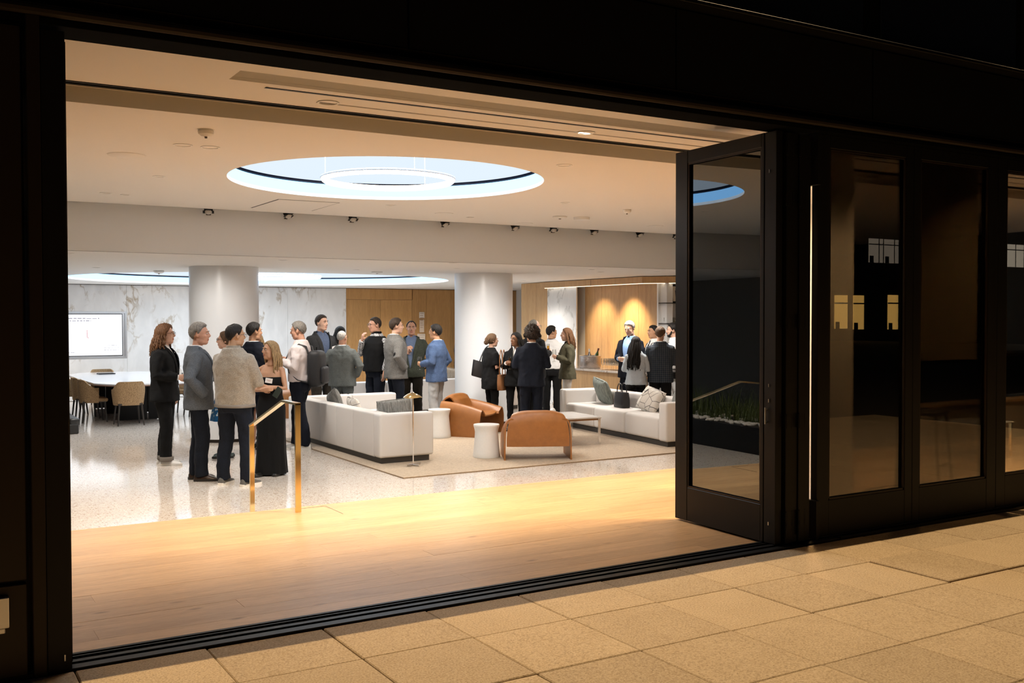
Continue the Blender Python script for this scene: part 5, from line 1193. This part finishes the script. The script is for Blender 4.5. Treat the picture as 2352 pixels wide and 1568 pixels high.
P17 = person('woman with brown bun in black carrying a black tote', 8.62, 9.78, 62, 1.645, 'tee', C_black, None, C_black, None, None, 'fair', 'bun', H_BR, ('down', 'hold'), (-6, 2), fem=True, fat=1.08, vox=0.009, hemz=0.74)
P18 = person('smiling woman with long black hair holding a flute, tan bag on shoulder', 8.87, 9.38, -168, 1.665, 'blazer', C_black, M_wshirt, C_black, None, None, 'brown', 'long', H_BLK, ('down', 'hold'), (-34, 0), fem=True, vbot=1.12, vtop=0.05, vox=0.009)
P19 = person('curly dark-haired guest in black suit seen from behind the leather chair', 8.67, 8.57, 2, 1.77, 'blazer', C_navy, M_wshirt, C_navy, None, None, 'tan', 'afro', H_DBR, ('hold', 'hold'), (38, 0), fat=1.03, vox=0.009)
P20 = person('tall bald man behind the curly-haired guest', 9.47, 9.76, 48, 1.89, 'blazer', C_black, M_wshirt, C_black, None, None, 'fair', 'bald', H_GREY, ('down', 'hold'), (-10, 0), glasses=True, thick=0.004, vox=0.010)
P21 = person('waiter in white shirt with black neck strap seen from behind', 10.72, 11.07, 12, 1.775, 'shirt', M_wshirt, None, C_black, None, None, 'tan', 'short', H_BLK, ('lowhold', 'lowhold'), (-48, 0), vox=0.009, thick=0.017)
P22 = person('woman with long light brown hair in olive blazer holding a glass', 10.48, 10.18, -92, 1.725, 'blazer', C_olive, C_black, C_wpants, None, None, 'fair', 'long', H_AUB, ('hold', 'hold'), (4, 0), fem=True, badge=(0.09, 1.26), vox=0.009)
P23 = person('white-haired man in navy blazer and sky-blue shirt looking down at his hands', 11.20, 9.22, -138, 1.87, 'blazer', C_navy, C_skyshirt, C_navy, None, None, 'fair', 'short', H_WHITE, ('clasp', 'clasp'), (8, -20), vbot=0.98, vtop=0.10, vox=0.009, thick=0.013)
P24 = person('woman with very long black hair in pale shirt seen from behind', 10.86, 8.62, 6, 1.60, 'blouse', C_lshirt, None, C_black, None, None, 'tan', 'verylong', H_BLK, ('clasp', 'clasp'), (-20, -4), fem=True, hemz=0.84, vox=0.010)
P25 = person('bartender in white shirt and black tie in front of the oak niche', 12.40, 10.02, -112, 1.78, 'shirt', M_wshirt, None, C_black, None, None, 'tan', 'short', H_BLK, ('clasp', 'clasp'), (0, 0), tie=C_black, vox=0.010, group='bar staff')
P26 = person('man in navy plaid blazer seen from behind at the bar', 11.24, 8.42, 2, 1.77, 'blazer', C_plaid, M_wshirt, C_black, None, None, 'fair', 'short', H_BR, ('hold', 'hold'), (-16, 0), fat=1.02, vox=0.009)
P27 = person('bearded bartender in white shirt and dark straps', 12.42, 9.46, -82, 1.815, 'shirt', M_wshirt, None, C_black, None, None, 'fair', 'short', H_BLK, ('clasp', 'clasp'), (0, 0), tie=C_black, extra=('beard',), vox=0.010, thick=0.022, htop=1.5, group='bar staff')

# elbow patch, jeans cuffs and neck straps
def patch(P, side): pass
for P, mt in ((P21, C_black),):
    m = MB(); m.tube([(0.082*math.cos(2*PI*k/24), -0.022+0.082*math.sin(2*PI*k/24), 1.492-0.012*math.sin(2*PI*k/24)) for k in range(25)], 0.008, 6, cap=False); m.build('neck_strap', mt, P[0], smooth=60)
for P in (P25, P27):
    for s in (-1, 1):
        m = MB(); m.tube([(s*0.085, front_y(P[2], 0.085, z)+0.018, z) for z in (1.0, 1.12, 1.24, 1.34, 1.41)]+[(s*0.085, -0.02, 1.475), (s*0.08, -0.10, 1.42)], 0.011, 6, flat=0.4); m.build('strap', C_black, P[0], smooth=60)
for s in (-1, 1):
    m = MB(); m.lathe([(0.080, 0.050), (0.084, 0.055), (0.084, 0.105), (0.078, 0.11)], 20, c=(s*0.085, s*0.04, 0)); m.build('trouser_cuff', mat('grey_cuff', (0.16, 0.14, 0.12), 0.9), P1[0], smooth=50)
m = MB(); m.ell((0.300, -0.125, 1.165), (0.035, 0.03, 0.065), 12, 8); m.build('elbow_patch', C_black, P13[0], smooth=60)

# ---- things in hands
def held(P, side, kind, fill, label, off=(0, 0, -0.10)):
    g = P[1](side); return wine_glass((g.x, g.y, g.z+off[2]), label, 'drinks in hand', kind, fill)
held(P1, 1, 'tumbler', M_beer, 'amber drink in a glass held by the guest in profile', (0, 0, -0.06))
held(P17, 1, 'tumbler', None, 'clear tumbler held by the woman with the tote', (0, 0, -0.05)); held(P18, 1, 'flute', M_wine, 'champagne flute held by the smiling woman', (0, 0, -0.12)); held(P20, 1, 'flute', M_wine, 'champagne flute held up beside the waiter in white', (0, 0, -0.10))
held(P22, -1, 'wine', None, 'wine glass held by the woman in olive blazer', (0, 0, -0.11)); held(P15, -1, 'wine', M_wine, 'wine glass held by the man in blue blazer', (0, 0, -0.11)); held(P12, -1, 'tumbler', None, 'tumbler held low by the man in vest', (0, 0, -0.06))
held(P8, -1, 'tumbler', None, 'clear tumbler held by the man with backpack', (0, 0, -0.05)); held(P26, 1, 'tumbler', mat('red_drink', (0.35, 0.05, 0.02), 0.2), 'red cocktail held by the man in plaid', (0, 0, -0.05))
g = P7[0].matrix_world @ Vector((-0.155, 0.175, 1.095)); o = empty('phone', (g.x, g.y, g.z), 0, 'phone and white card held in the gown wearer\'s folded arms', 'phone'); o.rotation_euler = (rad(70), rad(-35), P7[0].rotation_euler.z+rad(10))
m = MB(); m.box(-0.035, 0.035, -0.075, 0.075, -0.004, 0.004, 0.003, 2); m.build('case', mat('dark_green_case', (0.02, 0.035, 0.03), 0.4), o); m = MB(); m.box(-0.028, 0.028, -0.07, 0.05, 0.004, 0.006); m.build('card', M_badge, o)

# ---- bags
def world_of(P, v): return P[0].matrix_world @ Vector(v)
bp = empty('backpack', world_of(P8, (0, -0.235, 1.12)), P8[0].rotation_euler.z, 'black backpack worn over a pale pink shirt', 'backpack')
bp.scale = P8[0].scale; m = MB(); m.box(-0.155, 0.155, -0.11, 0.09, -0.26, 0.24, 0.07, 4); m.build('body', mat('black_nylon', (0.012, 0.013, 0.016), 0.6, bump=0.2, nscale=30), bp, smooth=60)
m = MB(); m.box(-0.12, 0.12, -0.155, -0.09, -0.22, 0.02, 0.035, 3); m.build('front_pocket', mat('black_nylon', (0.012, 0.013, 0.016), 0.6), bp, smooth=60)
for s in (-1, 1):
    m = MB(); m.tube([(s*0.10, 0.07, 0.20), (s*0.11, 0.10, 0.295), (s*0.115, 0.20, 0.330), (s*0.12, 0.325, 0.255), (s*0.125, 0.382, 0.12), (s*0.16, 0.33, -0.06), (s*0.18, 0.20, -0.16), (s*0.14, 0.07, -0.20)], 0.024, 8, flat=0.35); m.build('shoulder_strap', mat('black_nylon', (0.012, 0.013, 0.016), 0.6), bp, smooth=60)
m = MB(); m.tube([(-0.03, 0.0, 0.235), (-0.02, 0.0, 0.285), (0.02, 0.0, 0.285), (0.03, 0.0, 0.235)], 0.006, 6); m.build('grab_loop', M_black, bp, smooth=60)
M_bag = mat('black_leather_bag', (0.012, 0.012, 0.013), 0.35, bump=0.1, nscale=200)
def tote(loc, rz, w, h, t, mt, label, strap, tilt=0.0, nm='tote_bag', flare=1.15):
    o = empty(nm, loc, rz, label, 'bag'); o.rotation_euler = (0, tilt, rz)
    m = MB(); m.loft([sring(0, w*0.42, t/2, 0, 28, 4), sring(0.01, w*0.46, t/2, 0, 28, 4), sring(h*0.5, w*0.48*(1+(flare-1)*.5), t/2*0.95, 0, 28, 4), sring(h, w/2*flare, t*0.32, 0, 28, 4)]); m.build('body', mt, o, smooth=50)
    for s in (-1, 1):
        m = MB(); m.tube([(-w*0.24, s*t*0.3, h*0.85)]+[(-w*0.24*math.cos(PI*k/10), s*t*0.22, h+strap*math.sin(PI*k/10)) for k in range(11)]+[(w*0.24, s*t*0.3, h*0.85)], 0.008, 6); m.build('handle', mt, o, smooth=60)
    m = MB(); m.box(-w*0.1, w*0.1, t*0.34, t*0.40, h*0.82, h*0.9, 0.003, 1); m.build('clasp', mt, o)
    return o
wv = world_of(P17, (-0.27, -0.10, 0.93)); tote((wv.x, wv.y, wv.z), P17[0].rotation_euler.z+rad(70), 0.36, 0.28, 0.13, M_bag, 'black leather tote hanging from the shoulder of the woman with bun', 0.30, tilt=rad(16))
wv = world_of(P18, (0.25, 0.0, 0.72)); tote((wv.x, wv.y, wv.z), P18[0].rotation_euler.z+rad(80), 0.28, 0.27, 0.12, mat('tan_leather_bag', (0.30, 0.14, 0.06), 0.45), 'tan leather shoulder bag of the smiling woman', 0.42, nm='shoulder_bag')
p_ = on2(0.42, 1.96, 0.425); tote(p_, rad(-96), 0.36, 0.25, 0.18, M_bag, 'black handbag sitting on the long white sofa', 0.15, nm='handbag', flare=0.90)

# ---- small things on the coffee table
o = empty('tea_light_lamp', (8.72, 8.02, TR+0.41), 0, 'small white round bottle on the coffee table', 'ornament'); m = MB(); m.lathe([(0.030, 0), (0.045, 0.02), (0.048, 0.045), (0.03, 0.075), (0.010, 0.085), (0.008, 0.13), (0.010, 0.132)], 20); m.build('body', M_ceramic, o, smooth=50); m = MB(); m.tube([(0, 0, 0.13), (0.0, 0.01, 0.18)], 0.004, 6); m.build('stick', M_brass, o)
# ================================================================== CEILING FIXTURES AND THEIR LIGHT
E_down = emit_mat('downlight_glow', (1.0, 0.84, 0.62), 9.0)
M_off = mat('fixture_dark', (0.10, 0.075, 0.05), 0.5)
def downlight(x, y, z, label, on=True, r=0.062, power=0, col=NEUT, spot=110, aim=None, soft=0.10):
    o = empty('downlight', (x, y, z), 0, label, 'downlight', 'recessed ceiling downlights')
    m = MB(); m.lathe([(r+0.014, -0.001), (r+0.014, -0.004), (r, -0.004), (r-0.004, 0.02)], 28, cap=False); m.build('trim', M_white, o, smooth=30)
    m = MB(); m.lathe([(r-0.004, 0.004), (0.001, 0.0045)], 28, cap=False); m.build('lens', E_down if on else M_off, o)
    if power: light('downlight_lamp', 'SPOT', (x, y, z-0.03), power, col, soft, aim=aim or (x, y, 0), spot=spot, blend=0.8)
def disc(name, x, y, z, label, cat, r, mt, h=0.006, dome=False):
    o = empty(name, (x, y, z), 0, label, cat)
    m = MB(); m.lathe([(r, 0), (r, -h*0.6), (r*0.97, -h)] if not dome else [(r*0.9, 0), (r, -h*0.3), (r*0.92, -h*0.65), (r*0.5, -h)], 32); m.build('cover', mt, o, smooth=30)
    m = MB(); m.lathe([(r*1.05, 0.0), (r*1.05, -0.002)], 32); m.build('trim', mt, o, smooth=30)
    if dome: m = MB(); m.lathe([(r*0.18, -h*0.9), (r*0.16, -h*1.25)], 16); m.build('sensor', M_off, o, smooth=30)
# over the oak floor
for k, x in enumerate((0.2, 2.5, 4.67, 6.9)): downlight(x, 1.44, ZA-0.002, ('recessed light over the oak floor hidden by the doorpost', 'recessed light above the oak floor near the doorpost', 'bright recessed light in the slot above the oak floor', 'recessed light above the oak floor by the folded doors')[k], k == 2, power=(30, 60, 70, 60)[k], col=WARM, spot=140)
for k, (x, y) in enumerate(((6.35, 0.62), (7.9, 0.75), (9.3, 1.0), (11.5, 1.4))): downlight(x, y, ZA-0.002, 'added fill light behind the closed glass doors, %s from the folded stack' % ('first', 'second', 'third', 'fourth')[k], True, power=(420, 1100, 120, 160)[k], col=WARM, spot=120)  # unseen lights added to brighten the partition and shade behind the panes
# main bay
downlight(1.903, 3.083, ZM, 'unlit recessed downlight beside the white smoke detector', False); downlight(2.117, 3.074, ZM, 'glowing recessed downlight near the smoke detector', True, power=120, col=WARM, aim=(2.3, 3.9, 0), spot=90)
downlight(2.117, 4.997, ZM, 'small glowing downlight left of the round opening', True, 0.045, power=80, col=NEUT); downlight(1.89, 6.614, ZM, 'unlit downlight near the far ceiling edge by the doorpost', False, 0.05); downlight(2.104, 6.668, ZM, 'tiny glowing downlight next to the unlit one by the ceiling edge', True, 0.04, power=80, col=NEUT)
downlight(5.086, 6.12, ZM, 'unlit downlight between round opening and access panel', False, 0.05); downlight(5.116, 2.398, ZM, 'unlit downlight near the open glass door', False, 0.06); downlight(6.774, 4.816, ZM, 'glowing downlight right of the round opening', True, 0.045, power=110, col=NEUT)
downlight(6.62, 6.9, ZM, 'small unlit downlight near the track lights', False, 0.04)
disc('ceiling_speaker', 1.607, 3.824, ZM, 'large flush round speaker in the ceiling near the doorpost', 'speaker', 0.15, M_ceil); disc('ceiling_speaker', 6.09, 6.65, ZM, 'flush round speaker before the track lights, left one', 'speaker', 0.12, M_ceil); disc('ceiling_speaker', 9.676, 6.661, ZM, 'flush round speaker near the glass door', 'speaker', 0.12, M_ceil); disc('ceiling_speaker', 7.749, 7.297, ZM, 'flush round speaker at the ceiling edge', 'speaker', 0.12, M_ceil)
disc('smoke_detector', 1.896, 2.338, ZM, 'domed white smoke detector near the doorpost', 'smoke detector', 0.058, M_white, 0.05, True); disc('smoke_detector', 7.891, 5.053, ZM, 'white detector high on the right by the glass door', 'smoke detector', 0.055, M_white, 0.05, True)
disc('wifi_box', 7.637, 6.208, ZM, 'white round access point, first of a pair', 'access point', 0.10, M_white, 0.03, True); disc('wifi_box', 7.962, 6.155, ZM, 'white square-edged access point, second of a pair', 'access point', 0.11, M_white, 0.035)
o = empty('access_panel', (0, 0, ZM), 0, 'square access panel outline in the ceiling', 'access panel'); pp = [(3.70, 6.21), (4.45, 6.18), (4.48, 7.22), (3.69, 7.27)]
m = MB(); m.poly([(3.72, 6.23), (4.44, 6.20), (4.46, 7.20), (3.71, 7.25)], (-0.001, -0.003)); m.build('panel', M_ceil, o)
m = MB(); m.poly(pp, (0.002, -0.0007)); m.build('gap', M_bronze, o)
# ring pendant inside each round opening
def ring(c, z, r, label, ztop):
    o = empty('ring_pendant', (c[0], c[1], z), 0, label, 'pendant light', 'ring pendants')
    m = MB(); N = 72; rows = []
    m.tube([(r*math.cos(2*PI*k/N), r*math.sin(2*PI*k/N), 0) for k in range(N+1)], 0.030, 10, cap=False); m.build('ring', E_white, o, smooth=60)
    m = MB(); m.tube([((r+0.032)*math.cos(2*PI*k/N), (r+0.032)*math.sin(2*PI*k/N), 0.012) for k in range(N+1)], 0.012, 6, cap=False); m.build('housing', M_white, o, smooth=60)
    for k in range(3): a = 2*PI*k/3+0.5; m = MB(); m.tube([(r*math.cos(a), r*math.sin(a), 0.02), (r*math.cos(a), r*math.sin(a), ztop-z)], 0.004, 6); m.build('suspension_rod', M_white, o)
ring(OC, 3.05, 0.64, 'glowing ring pendant hanging in the near round opening', ZM+0.6); ring((6.3, 14.6), ZL+0.02, 0.95, 'glowing ring pendant hanging in the far oval opening', ZL+0.6)
# track spotlights in the trough before the beam
LB = ['first', 'second', 'third', 'fourth', 'fifth', 'sixth', 'seventh', 'eighth', 'ninth']
for k, x in enumerate((3.30, 4.34, 5.26, 6.68, 7.87, 8.57, 9.34, 10.26, 11.04)):
    o = empty('track_spotlight', (x, 7.77, 3.035), 0, 'black track spotlight under the beam edge, %s from the doorpost side' % LB[k], 'spotlight', 'track spotlights'); o.rotation_euler = (rad(-28), 0, rad(random.uniform(-25, 25)))
    m = MB(); m.lathe([(0.050, -0.03), (0.055, -0.025), (0.055, 0.10), (0.03, 0.12)], 20); m.build('head', M_black, o, smooth=40)
    m = MB(); m.lathe([(0.046, -0.031), (0.030, -0.05), (0.001, -0.055)], 20); m.build('lens', mat('frosted_lens', (0.45, 0.44, 0.42), 0.4), o, smooth=40)
    m = MB()
    for a in range(4):
        c_, s_ = math.cos(a*PI/2), math.sin(a*PI/2); m.box(c_*0.055-0.014-abs(s_)*0.016, c_*0.055+0.014+abs(s_)*0.016, s_*0.055-0.014-abs(c_)*0.016, s_*0.055+0.014+abs(c_)*0.016, -0.034, -0.030)
    m.build('barn_door', M_black, o); m = MB(); m.box(-0.008, 0.008, -0.008, 0.008, 0.10, 0.24); m.build('stem', M_black, o)
    if k % 2 == 0: light('track_spot_lamp', 'SPOT', (x, 7.70, 2.98), 80, NEUT, 0.06, aim=(x+0.5, 4.8 if k < 5 else 5.2, T), spot=75, blend=0.9)
light('planter_accent_lamp', 'SPOT', (1.6, 5.8, ZM-0.02), 160, WARM, 0.05, aim=(0.6, 5.8, 0), spot=80, blend=0.8)
# low bay
for k, (x, y, lit, lb) in enumerate([(1.742, 8.439, 1, 'glowing downlight just past the beam at the doorpost'), (4.538, 8.577, 1, 'faint downlight past the beam in front of the first column'), (6.502, 10.64, 1, 'small glowing downlight in the low ceiling between the columns'), (6.98, 8.10, 1, 'downlight past the beam midway between the columns'), (7.77, 9.44, 1, 'downlight in the low ceiling near the second column'), (10.6, 9.3, 1, 'downlight in the low ceiling above the long sofa'), (9.9, 8.6, 0, 'unlit downlight in the low ceiling above the long sofa'), (11.4, 8.7, 1, 'downlight in the low ceiling above the bar guests'), (2.6, 12.0, 1, 'downlight in the low ceiling before the oval opening'), (2.2, 19.4, 1, 'downlight near the wall screen'), (11.6, 13.5, 1, 'downlight before the marble strip of the bar wall'), (11.6, 18.8, 1, 'downlight before the oak doors')]):
    downlight(x, y, ZL, lb, bool(lit), 0.05, power=((200 if y < 10 else 170) if lit else 0)*(0.5 if k == 1 else 1), col=NEUT, spot=160 if y < 10 else 130)
for x, y, ax in ((3.2, 8.9, 4.2), (7.9, 8.9, 9.0)): light('column_fill_spot', 'SPOT', (x, y, ZL-0.02), 130, NEUT, 0.05, aim=(ax, 10.6, 1.3), spot=62, blend=0.9)  # added spots without fixtures, to brighten the columns
disc('smoke_detector', 3.681, 12.545, ZL, 'tan-lit smoke detector in the low ceiling beside the first column', 'smoke detector', 0.09, M_white, 0.05, True); disc('projector_box', 7.111, 11.2, ZL, 'small grey-white box on the low ceiling between the columns', 'access point', 0.10, M_white, 0.03, True)
# exit notices taped to the oak wall
for k, (x0, x1, z0, z1, c) in enumerate([(12.30, 12.46, 1.66, 1.83, (0.70, 0.60, 0.50)), (12.31, 12.45, 1.26, 1.62, (0.66, 0.52, 0.40)), (12.24, 12.48, 0.85, 1.22, (0.72, 0.62, 0.52))]):
    o = empty('paper_notice', (0, YW-0.013, 0), 0, ('small dark-topped notice on the oak wall, uppermost of three', 'narrow paper notice on the oak wall, middle of three', 'wide paper notice on the oak wall, lowest of three')[k], 'notice', 'paper notices')
    m = MB(); m.box(x0, x1, -0.004, 0.0, z0, z1); m.build('sheet', mat('paper_%d' % k, c, 0.8), o)
    m = MB()
    for q in range(4): m.box(x0+0.02, x1-0.02-0.02*(q % 2), -0.005, -0.004, z1-0.04-q*0.06, z1-0.03-q*0.06)
    m.build('print', mat('paper_ink', (0.22, 0.13, 0.08), 0.8), o)
# bar light: warm spots hitting the oak niche
light('bar_niche_lamp', 'SPOT', (11.95, 11.0, ZL-0.03), 260, (1.0, 0.72, 0.40), 0.05, aim=(12.68, 11.0, 1.15), spot=70, blend=0.9)
light('bar_niche_lamp', 'SPOT', (11.95, 12.0, ZL-0.03), 160, (1.0, 0.72, 0.40), 0.05, aim=(12.68, 12.0, 1.2), spot=70, blend=0.9)
# added warm spots without fixtures, for the pool of light at the step
for x, pw in ((-0.5, 100), (1.2, 210), (2.7, 380), (4.1, 520), (5.5, 290), (7.6, 140), (10.0, 130)): light('step_wash_spot', 'SPOT', (x, 2.05, ZM-0.012), pw, (1.0, 0.78, 0.51), 0.05, aim=(x, 3.35, 0), spot=105, blend=1.0)
# ---- outlet box on the facade
o = empty('outlet_box', (0.36, -0.10, 0.318), 0, 'steel outlet cover on the dark facade beside the opening', 'outlet'); m = MB(); m.box(-0.10, 0.017, -0.030, 0.005, -0.060, 0.082, 0.006, 2); m.build('cover', M_steel, o); m = MB(); m.box(-0.10, 0.000, -0.026, 0.005, -0.085, -0.060, 0.004, 1); m.build('cable_guard', M_steel, o)
# ---- behind the closed doors: a partition, a roller shade, a stool and the end cabinet
o = strct('wall_partition', 'pale partition end behind the first closed glass door', 'wall', (0, 0, 0)); m = MB(); m.box(6.95, 7.27, 0.95, 1.35, 0.0, ZA); m.build('wall_core', M_white, o); m = MB(); m.box(6.94, 7.28, 0.94, 1.36, 0.0, 0.10); m.build('baseboard', M_white, o)
o = empty('roller_shade', (7.37, 0.12, 0), 0, 'beige roller shade lowered behind the second closed glass door', 'roller shade')
t_ = NT('shade_fabric'); t_.b.inputs['Base Color'].default_value = (0.52, 0.47, 0.38, 1); t_.b.inputs['Roughness'].default_value = 0.9; t_.b.inputs['Transmission Weight'].default_value = 0.0
nz_ = t_.n('ShaderNodeTexNoise', Scale=300.0); t_.bump(nz_.outputs[0], 0.1, 0.002)
tl_ = t_.n('ShaderNodeBsdfTranslucent'); tl_.inputs[0].default_value = (0.50, 0.45, 0.36, 1); mx_ = t_.n('ShaderNodeMixShader'); mx_.inputs[0].default_value = 0.5; t_.l(t_.b.outputs[0], mx_.inputs[1]); t_.l(tl_.outputs[0], mx_.inputs[2]); t_.l(mx_.outputs[0], t_.out.inputs[0])
m = MB(); m.box(-0.47, 0.47, 0, 0.002, 1.29, 2.96); m.build('fabric', t_.m, o); m = MB(); m.box(-0.48, 0.48, -0.006, 0.008, 1.262, 1.29, 0.003, 1); m.build('hem_bar', M_black, o); m = MB(); m.tube([(-0.48, 0.0, 2.96), (0.48, 0.0, 2.96)], 0.03, 12); m.build('roller', M_black, o)
o = empty('bar_stool', (8.35, 1.0, 0), rad(20), 'dark bar stool behind the second closed glass door', 'stool'); m = MB(); m.box(-0.20, 0.20, -0.18, 0.18, 0.72, 0.76, 0.01, 2); m.build('seat', M_bronze, o); m = MB(); m.box(-0.20, 0.20, 0.15, 0.18, 0.76, 1.02, 0.01, 2); m.build('backrest', M_bronze, o)
for sx in (-1, 1):
    for sy in (-1, 1): m = MB(); m.tube([(sx*0.17, sy*0.15, 0.72), (sx*0.22, sy*0.20, 0.0)], 0.014, 8); m.build('leg', M_bronze, o)
m = MB(); m.tube([(-0.20, -0.185, 0.25), (0.20, -0.185, 0.25)], 0.010, 8); m.build('footrest', M_brass, o)
o = empty('low_cabinet', (0, 0, 0), 0, 'low oak cabinet seen through the clear glass door', 'cabinet')
for k in range(4): m = MB(); m.box(11.2+k*0.7, 11.897+k*0.7, 3.0, 3.24, 0.0, 0.50, 0.003, 1); m.build('door', wood_mat('grey_oak', (0.48, 0.40, 0.30), (0.36, 0.29, 0.20), grain=(10, 10, 0.7)), o)
m = MB(); m.box(11.15, 14.05, 2.96, 3.25, 0.50, 0.53); m.build('top', M_oakbar, o)
o = empty('glass_table', (10.9, 2.2, 0), 0, 'small glass table with brass leg seen through the clear glass door', 'table'); m = MB(); m.box(-0.35, 0.35, -0.3, 0.3, 0.40, 0.412, 0.003, 1); m.build('tabletop', mat('table_glass', (0.70, 0.70, 0.66), 0.1), o)
for sx in (-1, 1):
    for sy in (-1, 1): m = MB(); m.box(sx*0.32-0.012, sx*0.32+0.012, sy*0.27-0.012, sy*0.27+0.012, 0, 0.40); m.build('leg', M_brass, o)
o = empty('dark_console', (0, 0, 0), 0, 'dark high counter seen through the clear glass door', 'counter'); m = MB(); m.box(13.2, 15.4, 3.4, 3.9, 0.55, 1.10, 0.01, 1); m.build('body', M_black, o); m = MB(); m.box(13.1, 15.45, 3.35, 3.95, 1.10, 1.14, 0.01, 1); m.build('top', M_bronze, o)
# ---- the lit building across the street, seen only as a reflection in the closed doors
o = empty('office_building', (0, -45, 0), 0, 'dark office building with lit windows reflected in the closed glass doors', 'building')
m = MB(); m.box(30, 110, -6, 0, -4, 22); m.build('wall', mat('dark_brick', (0.02, 0.018, 0.016), 0.9, vary=0.3, nscale=2), o)
E_win = emit_mat('lit_window_warm', (1.0, 0.58, 0.15), 1.7); E_win2 = emit_mat('lit_window_pale', (1.0, 0.84, 0.66), 0.5)
for k, (x0, x1, z0, z1, e) in enumerate([(55.2, 57.5, 0.85, 3.31, E_win), (58.0, 59.4, 0.85, 3.31, E_win), (60.0, 61.2, 0.78, 3.31, E_win), (63.9, 65.1, 0.75, 3.38, E_win), (65.6, 66.0, 0.95, 3.2, E_win), (61.7, 63.3, 5.8, 7.6, E_win2), (63.45, 65.1, 5.8, 7.6, E_win2), (78.4, 81.4, 5.9, 7.8, E_win2)]):
    m = MB(); m.box(x0, x1, 0.0, 0.03, z0, z1); wn = m.build('window', e, o)
    m = MB(); m.box(x0, x1, 0.03, 0.07, z0+(z1-z0)*0.74, z0+(z1-z0)*0.78); m.box((x0+x1)/2+0.3, (x0+x1)/2+0.36, 0.03, 0.07, z0, z1) if k > 4 else None; m.box(x0+0.1, x0+0.5, 0.03, 0.07, z0, z0+0.5); m.build('mullion', M_black, wn)
